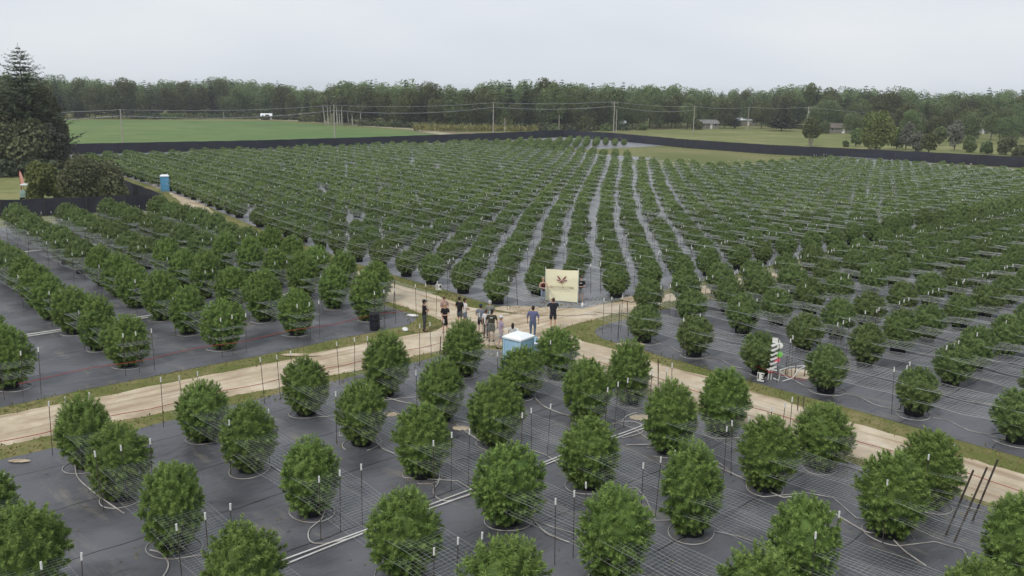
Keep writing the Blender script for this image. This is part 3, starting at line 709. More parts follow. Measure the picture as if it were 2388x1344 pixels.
# extra end posts leaning by the lower right, and dark posts by the crossing
def dark_post(p0, p1, label, r=0.025):
    o = empty('stake', p0); d_ = Vector(p1) - Vector(p0); b_ = MB(); b_.tube([(0, 0, 0), tuple(d_)], r, 6); b_.build('post', M['post'], o)
    tag(o, label, 'stake', 'dark leaning end stakes'); return o
dark_post(G(2205, 1250), G(2270, 1097, 2.6) , 'left one of three long dark stakes leaning over the lower right track edge', 0.03)
dark_post(G(2225, 1265), G(2302, 1090, 2.6), 'middle one of three long dark stakes leaning over the lower right track edge', 0.03)
dark_post(G(2268, 1215), G(2327, 1072, 2.5), 'right one of three long dark stakes leaning over the lower right track edge', 0.03)
for (x0, y0, x1, y1, z1, lb) in [(1025, 845, 1028, 785, 1.7, 'dark stake behind the plant row left of the blue toilet'), (1465, 783, 1463, 703, 2.0, 'dark stake at the corner of the right plot'),
                                 (1441, 790, 1446, 710, 2.0, 'dark stake left of the corner stake of the right plot'), (1207, 712, 1203, 640, 2.1, 'dark stake at the near corner of the back field'),
                                 (918, 720, 921, 650, 2.0, 'dark stake at the end of the left plot beside the track'), (1535, 900, 1535, 838, 2.0, 'dark stake beside the right-hand track'),
                                 (1860, 955, 1862, 925, 1.9, 'left dark stake of two at the edge of the lower right track'), (1873, 950, 1875, 925, 1.9, 'right dark stake of two at the edge of the lower right track')]:
    dark_post(G(x0, y0), G(x1, y1, z1), lb)

# ------------------------------------------------------------------ fences
def fence(pts, h, label, post_every=6.0):
    o = empty('windscreen_fence', pts[0]); tag(o, label, 'fence'); base = Vector(pts[0])
    scr = MB(); k = 0
    for a_, b_ in zip(pts[:-1], pts[1:]):
        a_, b_ = Vector(a_) - base, Vector(b_) - base; L = (b_ - a_).length; n = max(1, round(L / 2.0)); nd = (b_ - a_).normalized(); nn = Vector((-nd.y, nd.x, 0))
        ring_ = []
        for q in range(n + 1):
            p = a_.lerp(b_, q / n); w1 = 0.05 * math.sin(q * 1.9 + k); tp = h - 0.05 * (q % 3 == 1) - 0.04 * random.random()
            ring_.append([p + nn * (w1 + .012) + Vector((0, 0, 0.02)), p + nn * 0.012 + Vector((0, 0, tp)), p - nn * 0.012 + Vector((0, 0, tp)), p + nn * (w1 - .012) + Vector((0, 0, 0.02))])
        vs = [p for r_ in ring_ for p in r_]; fs = []
        for q in range(n):
            for j in range(4): fs.append((q * 4 + j, q * 4 + (j + 1) % 4, (q + 1) * 4 + (j + 1) % 4, (q + 1) * 4 + j))
        scr._a(vs, fs); k += 1
    scr.build('screen', M['fence'], o)
    for a_, b_ in zip(pts[:-1], pts[1:]):
        a_, b_ = Vector(a_) - base, Vector(b_) - base; n = max(1, round((b_ - a_).length / post_every)); nd = (b_ - a_).normalized(); nn = Vector((-nd.y, nd.x, 0))
        for q in range(n + 1 if b_ is pts[-1] else n):
            p = a_.lerp(b_, q / n) - nn * 0.13; s = MB(); s.tube([p, p + Vector((0, 0, h + 0.06))], 0.03, 6); s.build('post', M['post'], o)
FT = lambda x, y, h: Vector((G(x, y, h).x, G(x, y, h).y, 0))
fence([FT(60, 336, 2.25), FT(165, 335, 2.25), FT(600, 327, 2.25), FT(850, 320, 2.25), FT(1200, 308, 2.25), FT(1312, 303, 2.25)], 2.25, 'long black windscreen fence in front of the green crop field, left of its far corner', 9)
fence([FT(1312, 303, 2.25), FT(1430, 310, 2.25), FT(1600, 325, 2.25), FT(1800, 338, 2.25), FT(2090, 351, 2.25), FT(2388, 366, 2.25), FT(2700, 384, 2.25)], 2.25, 'long black windscreen fence in front of the right meadow, right of its far corner', 9)
CN = FT(378, 452, 1.9)
fence([FT(-250, 476, 1.9), FT(0, 466, 1.9), FT(200, 459, 1.9), CN], 1.9, 'black windscreen fence across the back end of the left plot', 5)
fence([CN, FT(293, 421, 1.9), FT(184, 382, 1.9), FT(147, 373, 1.9)], 1.9, 'black windscreen fence running back along the long track behind the dark shrub', 8)

# ------------------------------------------------------------------ trees
def tree_leaves(seed, lumps, n, size, flat_=0.0, inner=True, asp=0.75):
    """lumps: (x,y,z,rx,rz); leaf clumps cover the lump surfaces"""
    rng = np.random.default_rng(seed); Vs = []; Fs = []; Ts = []; off = 0
    tot = sum(l[3] * l[4] for l in lumps)
    for (x, y, z, rx, rz) in lumps:
        k = max(20, int(n * rx * rz / tot)); d = unit(rng.standard_normal((k, 3))); d = d[d[:, 2] > -0.75]; k = len(d)
        q = 0.74 + 0.28 * rng.random(k) ** 0.8
        p = d * q[:, None] * np.array([rx, rx, rz]) + np.array([x, y, z])
        D = unit(rng.standard_normal((k, 3)) + d * 0.4); N = unit(d + 0.6 * rng.standard_normal((k, 3)) + np.array([0, 0, .5]))
        L = size * (0.6 + 0.8 * rng.random(k)); V, Fq = leaves(p - D * L[:, None] / 2, D, N, L, L * asp, 0.1)
        Vs.append(V); Fs.append(Fq + off); off += len(V)
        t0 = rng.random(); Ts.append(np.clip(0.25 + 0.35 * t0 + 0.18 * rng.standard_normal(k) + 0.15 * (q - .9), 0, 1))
    return np.concatenate(Vs), np.concatenate(Fs), np.concatenate(Ts)
def lumps_round(seed, W, Ht, z0, n=9):
    rng = np.random.default_rng(seed); out = [(0, 0, z0 + (Ht - z0) * 0.5, W * 0.33, (Ht - z0) * 0.42)]
    for k in range(n):
        a = k * 2.4 + rng.random(); t = rng.random(); z = z0 + (Ht - z0) * (0.18 + 0.68 * t)
        rr = W * 0.5 * math.sin(math.pi * (0.2 + 0.62 * t)) * 0.62
        s = W * (0.16 + 0.10 * rng.random()); out.append((rr * math.cos(a), rr * math.sin(a), z, s, s * (0.9 + 0.5 * rng.random())))
    out.append((0.05 * W, 0, Ht - W * 0.17, W * 0.2, W * 0.2)); return out
def trunk_mesh(Ht, r, m, spread=0.2, name='trunk', n=6, start=0.35, seed=0):
    rng = random.Random(seed); b_ = MB(); b_.tube([(0, 0, -0.1), (0.1, 0, Ht * 0.3), (-0.1, 0.1, Ht * 0.6), (0, 0, Ht * 0.88)], [r, r * 0.8, r * 0.5, r * 0.15], 8)
    for k in range(n):
        a = k * 2.4 + rng.random(); z = Ht * (start + 0.4 * k / n); l_ = Ht * spread * (1.1 - 0.5 * k / n)
        b_.tube([(0, 0, z), (l_ * .5 * math.cos(a), l_ * .5 * math.sin(a), z + l_ * .35), (l_ * math.cos(a), l_ * math.sin(a), z + l_ * .8)], [r * .35, r * .22, r * .08], 5)
    return b_.mesh(name, m)
TM = {
 'green': leafmat('broad_leaf_green', [(0.084, 0.112, 0.046), (0.140, 0.172, 0.070), (0.205, 0.232, 0.100)], 0.3, hue=.12),
 'olive': leafmat('broad_leaf_olive', [(0.105, 0.135, 0.052), (0.160, 0.200, 0.075), (0.225, 0.265, 0.105)], 0.3, hue=.12),
 'dark': leafmat('dark_needles', [(0.048, 0.066, 0.036), (0.080, 0.104, 0.054), (0.120, 0.146, 0.074)], 0.15),
 'brown': leafmat('brownish_leaf', [(0.080, 0.092, 0.045), (0.130, 0.142, 0.068), (0.190, 0.200, 0.095)], 0.2),
 'yellow': leafmat('yellow_green_leaf', [(0.110, 0.140, 0.040), (0.180, 0.215, 0.065), (0.27, 0.30, 0.10)], 0.25),
 'grey': leafmat('grey_leaf', [(0.16, 0.17, 0.135), (0.24, 0.245, 0.19), (0.31, 0.31, 0.25)], 0.3),
}
def conifer_leaves(seed, Ht, W, n_tier=16, z0=1.5, size=0.9, per=16, droop=0.25, power=1.0):
    rng = np.random.default_rng(seed); Vs = []; Fs = []; Ts = []; off = 0
    for t in range(n_tier):
        f = t / (n_tier - 1); z = z0 + (Ht - z0) * min(1, f + 0.4 / n_tier * (rng.random() - .5)); rad = W / 2 * (1 - f) ** power * (0.85 + 0.3 * rng.random()) + 0.15
        nb = max(4, int(7 + 6 * (1 - f)))
        for k in range(nb):
            a = 6.283 * k / nb + rng.random() * 0.7 + t; rl = rad * (0.75 + 0.45 * rng.random())
            m = max(3, int(per * rl / (W / 2)) + 3); s = np.linspace(0.12, 1, m)
            lift = -droop * s * rl + 0.32 * rl * s ** 2.2
            P0 = np.stack([rl * s * math.cos(a), rl * s * math.sin(a), z + lift], 1) + 0.10 * rng.standard_normal((m, 3))
            out = np.array([math.cos(a), math.sin(a), 0.05])
            for sgn in (-1, 1):
                sd_ = np.array([-math.sin(a), math.cos(a), 0]) * sgn
                D = unit(out * 0.8 + sd_ * 0.8 + 0.25 * rng.standard_normal((m, 3)))
                L = size * (1.1 - 0.55 * s) * (0.7 + 0.5 * rng.random(m)) * (0.45 + 0.55 * (1 - f))
                V, Fq = leaves(P0, D, np.array([0, 0, 1.0]) + 0.35 * rng.standard_normal((m, 3)), L, L * 0.42, 0.15)
                Vs.append(V); Fs.append(Fq + off); off += len(V); Ts.append(np.clip(0.3 + 0.4 * rng.random() + 0.15 * rng.standard_normal(m), 0, 1))
    # leader
    k = 14; P0 = np.stack([np.zeros(k), np.zeros(k), np.linspace(Ht - 1.2, Ht + 0.5, k)], 1); D = unit(rng.standard_normal((k, 3)) * [1, 1, .4] + [0, 0, .5])
    V, Fq = leaves(P0, D, rng.standard_normal((k, 3)), np.full(k, 0.35), np.full(k, 0.12)); Vs.append(V); Fs.append(Fq + off); Ts.append(np.full(k, .4))
    return np.concatenate(Vs), np.concatenate(Fs), np.concatenate(Ts)
def tree_at(name, loc, crown, trunk, label, cat='tree', group=None, s=1.0, rz=None):
    o = empty(name, loc, random.uniform(0, 6.28) if rz is None else rz); o.scale = (s, s, s) if not isinstance(s, tuple) else s
    tag(o, label, cat, group); link('crown', crown, o); link('trunk', trunk, o); return o
# forest: unit trees about 17 m tall
FT_M = []
for s in range(7):
    kind = ['green', 'olive', 'green', 'olive', 'green', 'olive', 'green'][s]; W = [9, 8, 10, 7.5, 9, 10, 8][s]; H_ = [17, 16, 18, 17, 15.5, 17, 19][s]
    V, Fq, T = tree_leaves(500 + s, lumps_round(500 + s, W * 1.2, H_, 0.6, 18), 6500, 0.55)
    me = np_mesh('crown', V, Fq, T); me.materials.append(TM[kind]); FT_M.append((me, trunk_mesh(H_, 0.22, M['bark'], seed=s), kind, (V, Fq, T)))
for s in range(3):
    V, Fq, T = conifer_leaves(600 + s, 17 + s, 6.5, 15, 2.0, 1.5, 9, 0.3, 0.8)
    me = np_mesh('crown', V, Fq, T); me.materials.append(TM['dark']); FT_M.append((me, trunk_mesh(17, 0.2, M['bark'], n=0), 'dark', (V, Fq, T)))
# front edge of the wood: pixel anchor -> base point; (x, y_base, y_top)
edge = [(100, 278, 172), (200, 277, 182), (300, 277, 186), (400, 276, 190), (500, 275, 182), (600, 275, 186), (700, 281, 196), (760, 288, 200), (820, 291, 183), (910, 295, 188), (1000, 300, 195),
        (1100, 302, 196), (1200, 303, 190), (1290, 303, 187), (1400, 303, 194), (1500, 300, 200), (1600, 298, 200), (1700, 292, 206), (1800, 295, 206), (1850, 300, 196), (1950, 305, 204), (2050, 307, 206), (2200, 310, 212), (2300, 311, 208), (2500, 313, 210)]
ex = [e[0] for e in edge]
def ebase(x): return float(np.interp(x, ex, [e[1] for e in edge]))
def etop(x): return float(np.interp(x, ex, [e[2] for e in edge]))
frnd = random.Random(3); cnt = 0
kinds_txt = {'green': 'mid green broadleaf tree', 'olive': 'pale olive broadleaf tree', 'dark': 'dark conifer'}
side = [(330, 'left of the leftmost pole'), (640, 'behind the green crop field'), (880, 'by the pale birch trunks'), (1150, 'left of the centre pole'), (1430, 'right of the centre pole'), (1700, 'behind the middle houses'), (3000, 'beyond the right meadow')]
x = -30.0; serial = {}
while x < 2460:
    for row in range(2):
        xx = x + frnd.uniform(-10, 10) + row * 14
        yb = ebase(xx) - row * 3.0; g0 = G(xx, yb); 
        dist = g0.length; 
        hor = PX(g0.x, g0.y, CAMH)[1]
        Hreal = CAMH + (hor - etop(xx)) * PX(g0.x, g0.y, 0)[2] / FPX
        t = frnd.choice(FT_M if xx > 600 else FT_M[:1] + FT_M[2:3] + FT_M[4:5] + FT_M[6:])
        base_h = t[3][0][:, 2].max()
        s = Hreal / base_h * frnd.choice((0.62, 0.75, 0.86, 0.95, 1.0, 1.06)) * (0.9 if row == 0 else 1.0)
        region = next(n for lim, n in side if xx < lim)
        key = (t[2], region, row); serial[key] = serial.get(key, 0) + 1
        lb = '%s %s from left, %s line of wood %s' % (ordn(serial[key] - 1), kinds_txt[t[2]], ('front', 'second')[row], region)
        o = tree_at('forest_tree', (g0.x, g0.y, 0), t[0], t[1], lb, 'tree', 'trees along the edge of the wood', (s * frnd.uniform(.9, 1.35), s * frnd.uniform(.9, 1.3), s)); cnt += 1
    x += frnd.uniform(22, 32)
print('forest trees', cnt)
Vs = []; Fs = []; Ts = []; off = 0; MI = []
for row in range(4):
    x = -120.0
    while x < 2520:
        xx = x + frnd.uniform(-8, 8); yb = ebase(xx) - 7 - row * 5.5; g0 = G(xx, yb); hor = PX(g0.x, g0.y, CAMH)[1]
        Hreal = CAMH + (hor - etop(xx)) * PX(g0.x, g0.y, 0)[2] / FPX
        t = frnd.choice(FT_M); V, Fq, T = t[3]; base_h = V[:, 2].max(); sel = np.arange(0, len(Fq), 2); 
        s = Hreal / base_h * frnd.uniform(0.80, 1.04) * (1 + 0.06 * math.sin(xx * .021 + row)); sw = s * 1.2
        V2 = V.reshape(-1, 4, 3)[sel].reshape(-1, 3); F2 = np.arange(len(V2)).reshape(-1, 4)
        Vs.append(V2 * np.array([sw, sw, s]) + np.array([g0.x, g0.y, 0])); Fs.append(F2 + off); off += len(V2); Ts.append(T[sel]); MI.append(np.full(len(F2), {'green': 0, 'olive': 1, 'dark': 2}[t[2]]))
        x += frnd.uniform(26, 38)
me = np_mesh('forest', np.concatenate(Vs), np.concatenate(Fs), np.concatenate(Ts))
for k in ('green', 'olive', 'dark'): me.materials.append(TM[k])
me.polygons.foreach_set('material_index', np.concatenate(MI).astype(np.int32))
tag(link('forest', me), 'depth of the wood behind its front trees along the whole horizon', 'forest', kind='stuff')
# undergrowth along the wood edge
V, Fq, T = tree_leaves(77, [(random.uniform(-8, 8), random.uniform(-1.5, 1.5), 1.0, random.uniform(1.2, 2.2), random.uniform(1.0, 1.9)) for _ in range(9)], 900, 0.8)
hm = {}
for k in ('dark', 'green', 'yellow', 'brown'):
    q = np_mesh('hedge', V, Fq, T); q.materials.append(TM[k]); hm[k] = q
hl = [(x_, 'green' if (i % 3) else 'dark') for i, x_ in enumerate(range(330, 760, 55))] + [(x_, ('brown', 'green', 'dark')[i % 3]) for i, x_ in enumerate(range(860, 1500, 40))]
for i, (xx, k) in enumerate(hl):
    g0 = G(xx, ebase(xx) + 1.5); o = link('undergrowth', hm[k]); o.location = (g0.x, g0.y, 0); o.rotation_euler.z = random.uniform(-.3, .3)
    tag(o, '%s bush clump, %s from the left along the foot of the wood' % ({'green': 'mid green', 'dark': 'dark green', 'brown': 'brownish'}[k], ordn(i)), 'bush', 'bushes along the foot of the wood')
# tall yellow weeds
gx = []
rng = np.random.default_rng(9)
n = 5200; px = 965 + 290 * rng.random(n); py = 291 + 14 * rng.random(n) 
P0 = np.array([tuple(G(a_, b_ + 3)) for a_, b_ in zip(px, py)]); P0[:, 2] = 0.1 + rng.random(n) * 1.2
D = unit(rng.standard_normal((n, 3)) * [.4, .4, .2] + [0, 0, 1.0]); V, Fq = leaves(P0, D, rng.standard_normal((n, 3)), 0.7 + 0.9 * rng.random(n), 0.35 + 0.5 * rng.random(n))
me = np_mesh('tall_weeds', V, Fq, rng.random(n)); me.materials.append(leafmat('goldenrod_leaf', [(0.15, 0.16, 0.06), (0.24, 0.235, 0.085), (0.34, 0.31, 0.10)], 0.2))
tag(link('tall_weeds', me), 'patch of tall yellow weeds behind the far fence near the centre pole', 'weeds', kind='stuff')
# birch trunks
for i, (x0, x1, yb, yt) in enumerate([(759, 752, 289, 240), (766, 764, 290, 243), (774, 769, 288, 240), (787, 785, 291, 245), (793, 790, 290, 252), (798, 797, 291, 240), (813, 810, 290, 250), (822, 821, 291, 262), (835, 835, 291, 262), (842, 841, 292, 258)]):
    g0 = G(x0, yb + 1.5); d = PX(g0.x, g0.y, 0)[2]; Hh = (yb - yt) / FPX * d; xs = (x1 - x0) / FPX * d
    o = empty('birch_tree', (g0.x, g0.y, 0)); b_ = MB(); b_.tube([(0, 0, 0), (xs * .4, 0, Hh * .5), (xs, 0.3, Hh * 1.15)], [0.22, 0.17, 0.08], 6)
    for k in range(4): b_.tube([(xs * .8, 0, Hh * (.75 + .1 * k)), (xs + (-1) ** k * 1.4, 0.3, Hh * (.9 + .1 * k))], [0.06, 0.02], 4)
    b_.build('trunk', M['birch'], o)
    V, Fq, T = tree_leaves(900 + i, [(xs, 0.5, Hh * 1.15, 1.9, 1.7), (xs + .9, 1, Hh * 1.0, 1.3, 1.2)], 420, 0.7); me = np_mesh('crown', V, Fq, T); me.materials.append(TM['brown' if i % 2 else 'green']); link('crown', me, o)
    tag(o, 'slender birch with pale bare trunk, %s from left at the wood edge' % ordn(i), 'tree', 'birch trees at the wood edge')

# single trees ------------------------------------------------------
def anchored(x, yb, yt, y_hidden=0):
    g0 = G(x, yb); d = PX(g0.x, g0.y, 0)[2]; return g0, (yb - yt) / FPX * d, d
# left: tall spruce with companions
g0, Hh, d = anchored(72, 398, 122)
V, Fq, T = conifer_leaves(31, Hh, 14, 30, 2.5, 0.9, 44, 0.16, 0.55); cm = np_mesh('crown', V, Fq, T); cm.materials.append(TM['dark'])
tree_at('spruce_tree', (g0.x, g0.y, 0), cm, trunk_mesh(Hh, 0.32, M['bark'], n=0), 'tallest dark spruce with a spiky top above the skyline at the left edge')
for i, (xx, yb, yt, W, kind, lb) in enumerate([(36, 396, 222, 10, 'brown', 'broad dark brownish tree at the left edge below the spruce'), (104, 392, 208, 8.0, 'brown', 'dark brownish tree just right of the spruce'),
        (-45, 400, 215, 11, 'brown', 'dark tree cut by the left edge of the picture'), (125, 388, 265, 6.5, 'dark', 'dark small tree at the right end of the left clump'), (58, 405, 300, 9, 'brown', 'dense dark tree low in front of the spruce')]):
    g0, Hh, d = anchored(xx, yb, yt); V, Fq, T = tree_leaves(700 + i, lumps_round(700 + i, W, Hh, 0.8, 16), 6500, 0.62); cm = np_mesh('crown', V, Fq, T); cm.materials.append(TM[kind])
    tree_at('dark_tree', (g0.x, g0.y, 0), cm, trunk_mesh(Hh, 0.28, M['bark'], seed=i), lb)
g0, Hh, d = anchored(112, 402, 292); V, Fq, T = tree_leaves(41, lumps_round(41, 7.0, Hh, 0.5, 14), 6500, 0.42); cm = np_mesh('crown', V, Fq, T); cm.materials.append(leafmat('grey_brown_leaf', [(0.055, 0.056, 0.040), (0.085, 0.085, 0.058), (0.115, 0.115, 0.078)], .15))
tree_at('round_tree', (g0.x, g0.y, 0), cm, trunk_mesh(Hh, 0.18, M['bark'], seed=3), 'round grey-brown tree in front of the dark clump at the left')
V, Fq, T = tree_leaves(55, [(random.uniform(-9, 9), random.uniform(-1, 1), 1.0, 1.8, 1.6) for _ in range(14)], 2500, 0.6); cm = np_mesh('foliage', V, Fq, T); cm.materials.append(TM['dark'])
for i, (xx, yy) in enumerate([(-20, 412), (70, 410)]):
    g0 = G(xx, yy); o = link('hedge', cm); o.location = (g0.x, g0.y, 0); tag(o, '%s part of the dark hedge behind the left lawn' % ('left', 'right')[i], 'hedge')
def shrub(x, yb, yt, W, kind, seed, label, size=0.35, n=5000, name='shrub'):
    g0, Hh, d = anchored(x, yb, yt); V, Fq, T = tree_leaves(seed, lumps_round(seed, W, Hh, 0.1, 14), n, size); c_ = np_mesh('foliage', V, Fq, T); c_.materials.append(TM[kind])
    o = empty(name, (g0.x, g0.y, 0)); tag(o, label, 'shrub'); link('foliage', c_, o); s_ = MB()
    for k in range(5): s_.tube([(0, 0, 0), (.3 * math.cos(k * 1.3), .3 * math.sin(k * 1.3), Hh * .3), (.8 * math.cos(k * 1.3), .8 * math.sin(k * 1.3), Hh * .6)], [.06, .05, .02], 5)
    s_.build('stem', M['bark'], o); return o
shrub(100, 470, 395, 4.2, 'yellow', 61, 'yellow-green shrub behind the black fence at the left')
shrub(150, 468, 405, 3.2, 'yellow', 66, 'smaller yellow-green shrub between the bright shrub and the dark one')
shrub(218, 472, 380, 7.2, 'brown', 62, 'wide dark brownish shrub behind the black fence at the left', 0.34, 8000)
shrub(262, 474, 420, 4.0, 'brown', 67, 'low brownish shrub at the right side of the wide dark shrub')
shrub(205, 402, 372, 4.5, 'yellow', 63, 'yellow-green shrub on top of the slope behind the dark shrub', 0.4, 2500)
shrub(375, 497, 455, 1.6, 'green', 64, 'small green bush at the fence corner beside the long track', 0.2, 1800)
# right meadow trees
g0, Hh, d = anchored(1822, 306, 238); V, Fq, T = conifer_leaves(71, Hh, 11.5, 16, 1.8, 1.6, 16, 0.25, 0.62); cm = np_mesh('crown', V, Fq, T); cm.materials.append(TM['dark'])
tree_at('spruce_tree', (g0.x, g0.y, 0), cm, trunk_mesh(Hh, 0.3, M['bark'], n=0), 'broad dark spruce standing alone on the right meadow with its trunk showing')
V, Fq, T = conifer_leaves(72, 12, 8, 14, 1.5, 1.5, 12, 0.25, 0.7); CONm = np_mesh('crown', V, Fq, T); CONm.materials.append(TM['dark'])
for i, (xx, yb, yt, lb) in enumerate([(1712, 300, 246, 'dark spruce left of a utility pole at the meadow edge'), (2155, 318, 240, 'dark conifer right of the big yellow-green tree'), (2250, 316, 250, 'dark conifer by the half-hidden house on the right'),
        (2350, 320, 268, 'bluish spruce near the right edge of the meadow'), (1970, 300, 225, 'tall dark conifer behind the ranch house'), (2060, 302, 230, 'tall dark conifer behind the yellow-green tree'), (2300, 308, 225, 'tall dark pine near the right edge')]):
    g0, Hh, d = anchored(xx, yb, yt); tree_at('spruce_tree', (g0.x, g0.y, 0), CONm, trunk_mesh(12, 0.25, M['bark'], n=0), lb, s=Hh / 12, group=None)
g0, Hh, d = anchored(2042, 352, 264); V, Fq, T = tree_leaves(81, lumps_round(81, 8.8, Hh, 0.3, 20), 9000, 0.5); cm = np_mesh('crown', V, Fq, T); cm.materials.append(TM['yellow'])
tree_at('broad_tree', (g0.x, g0.y, 0), cm, trunk_mesh(Hh, 0.25, M['bark'], seed=5), 'big round yellow-green tree just behind the right fence')
g0, Hh, d = anchored(1890, 341, 272); o = empty('multi_stem_tree', (g0.x, g0.y, 0)); V, Fq, T = tree_leaves(82, [(0, 0, Hh * .62, 2.1, Hh * .36), (-1, .4, Hh * .5, 1.5, 1.5), (1.1, -.2, Hh * .5, 1.5, 1.4), (.2, 0, Hh * .85, 1.3, 1.2), (0, 0, Hh * .35, 2.0, .9)], 3600, 0.45)
cm = np_mesh('crown', V, Fq, T); cm.materials.append(TM['green']); link('crown', cm, o); b_ = MB()
for k in range(7): b_.tube([(0.1 * k - .3, 0, 0), ((k - 3) * .38, .2 * math.sin(k), Hh * .5), ((k - 3) * .5, .2, Hh * .75)], [.09, .06, .03], 5)
b_.build('trunk', M['wood'], o); tag(o, 'small tree on many pale stems standing behind the right fence', 'tree')
for i, (xx, yb, yt, kd, lb) in enumerate([(1565, 300, 232, 0, 'mid green tree left of the low grey-roofed house'), (1602, 302, 240, 1, 'olive tree against the left gable of the grey-roofed house'), (1690, 300, 236, 2, 'mid green tree right of the grey-roofed house'),
        (1775, 301, 235, 1, 'olive tree right of the low white roof'), (1850, 299, 222, 3, 'pale tree behind the lone broad spruce'), (1925, 306, 232, 4, 'mid green tree at the left end of the ranch house'), (1990, 312, 240, 0, 'mid green tree between ranch house and yellow-green tree'),
        (2105, 314, 238, 1, 'olive tree behind the grey-green shrub'), (2135, 320, 262, 2, 'mid green tree left of the pale gabled house'), (2205, 318, 255, 6, 'mid green tree right of the pale gabled house'), (2255, 322, 250, 5, 'olive tree left of the far right building'),
        (2330, 320, 250, 0, 'mid green tree right of the far right building'), (2375, 318, 240, 2, 'tall mid green tree cut by the right edge'), (2020, 300, 215, 6, 'tall green tree behind the yellow-green one'), (1985, 322, 262, 5, 'olive tree directly left of the yellow-green tree'), (2120, 326, 256, 3, 'olive tree directly right of the yellow-green tree'), (2180, 330, 270, 4, 'mid green tree in front of the pale gabled house'), (2262, 332, 262, 0, 'mid green tree in front of the far right building'), (2310, 328, 262, 1, 'olive tree near the right edge of the meadow'), (2350, 334, 270, 4, 'mid green tree in front of the rusty brush'), (2395, 330, 255, 2, 'green tree half outside the right edge'), (1530, 302, 244, 3, 'olive tree behind the small round bush of the meadow')]):
    g0, Hh, d = anchored(xx, yb, yt); t = FT_M[kd]; tree_at('meadow_tree', (g0.x, g0.y, 0), t[0], t[1], lb, s=(Hh / t[3][0][:, 2].max() * 1.35, Hh / t[3][0][:, 2].max() * 1.2, Hh / t[3][0][:, 2].max()))
for args in [(2112, 350, 285, 3.6, 'grey', 83, 'grey-green shrub right of the big yellow-green tree'), (2165, 358, 312, 4.0, 'olive', 84, 'olive shrub hanging over the right fence'), (2225, 352, 282, 4.6, 'grey', 85, 'leaning pale grey tree with bare-looking crown on the right'),
             (2300, 360, 330, 3.2, 'green', 301, 'low green shrub behind the right fence near the corner of the view'), (2345, 362, 322, 4.2, 'brown', 302, 'brownish shrub left of the rusty brush'), (2090, 348, 300, 4.0, 'green', 303, 'green shrub touching the big yellow-green tree'), (2135, 354, 308, 3.6, 'grey', 304, 'second grey-green shrub behind the right fence'),
             (2190, 340, 296, 4.2, 'green', 305, 'dark green shrub behind the leaning grey tree'), (1995, 342, 300, 3.4, 'olive', 306, 'olive shrub at the left foot of the big yellow-green tree'), (1920, 312, 284, 5, 'green', 307, 'green bush in front of the left end of the ranch house'), (1625, 303, 280, 5, 'green', 308, 'green bush in front of the grey-roofed house'),
             (1972, 343, 330, 1.6, 'green', 86, 'small round bush left of the big yellow-green tree'), (2260, 356, 320, 3.4, 'olive', 87, 'thin olive shrub right of the pale grey tree'), (1500, 304, 290, 3.0, 'olive', 88, 'small round bush at the left end of the right meadow'),
             (1370, 305, 275, 6, 'olive', 89, 'bright shrub below the centre wires'), (1180, 303, 264, 8, 'yellow', 90, 'yellow-green bush right of the centre pole'), (2380, 372, 345, 4, 'brown', 91, 'rusty brown brush at the right edge behind the fence'),
             (1330, 302, 248, 7, 'green', 92, 'round dark green bush tree near the far fence corner'), (620, 280, 272, 4, 'brown', 93, 'low brown brush right of the white shed')]:
    shrub(*args[:5], args[5], args[6], 0.5, 2200)

# ------------------------------------------------------------------ utility poles
def pole(x, yb, yt, r=0.16, arm=True, label='', light=False):
    g0, Hh, d = anchored(x, yb, yt); o = empty('utility_pole', (g0.x, g0.y, 0)); b_ = MB(); b_.tube([(0, 0, -.2), (0, 0, Hh)], [r * 1.15, r * .8], 8); b_.build('post', M['wood'], o)
    if arm:
        b_ = MB(); b_.box((0, 0, Hh - .6), (2.0, .12, .14)); b_.build('cross_arm', M['wood'], o)
        for sx in (-.85, 0.85):
            b_ = MB(); b_.lathe([(.05, 0), (.07, .08), (.04, .2)], 8, (sx, 0, Hh - .53)); b_.build('insulator', M['white'], o)
    tag(o, label, 'pole'); return Vector((g0.x, g0.y, Hh)), o
tops = []
for x_, yb, yt, lb, arm in [(288, 348, 256, 'leftmost pale utility pole, in front of the green crop field', False), (781, 334, 246, 'pale utility pole in front of the birch trunks', False), (1150, 322, 240, 'pale utility pole left of the far fence corner', False),
                       (1430, 326, 238, 'taller utility pole with a cross-arm, right of the far fence corner', True), (1616, 316, 248, 'utility pole in the right meadow left of the small spruce', False), (1743, 306, 250, 'utility pole by the low white roof', False), (1880, 318, 250, 'utility pole with cross-arm behind the many-stemmed tree', True), (2193, 306, 262, 'thin pole among the trees at the right', False)]:
    t_, o = pole(x_, yb, yt, 0.15, arm, lb); tops.append(t_)
    if x_ == 1880:
        b_ = MB(); b_.lathe([(.22, 0), (.25, .1), (.25, .8), (.15, .95)], 10, (.35, 0, t_.z - 2.4)); b_.build('transformer', M['galv'], o)
pole(1436, 326, 256, 0.12, False, 'shorter stub pole standing right beside the taller cross-arm pole')
pole(1303, 318, 270, 0.12, False, 'short post by the far fence corner'); pole(522, 280, 262, 0.12, False, 'small distant post at the back of the crop field'); pole(1177, 322, 276, 0.12, False, 'short post right of the pole near the far fence corner')
tops.insert(0, Vector((tops[0].x - 90, tops[0].y - 25, 7.6)))
wnames = ['left edge and the first pole', 'first and second poles', 'second and third poles', 'third and cross-arm poles', 'cross-arm pole and the meadow pole', 'meadow pole and the next', 'sixth and seventh poles', 'seventh pole and the thin right pole']
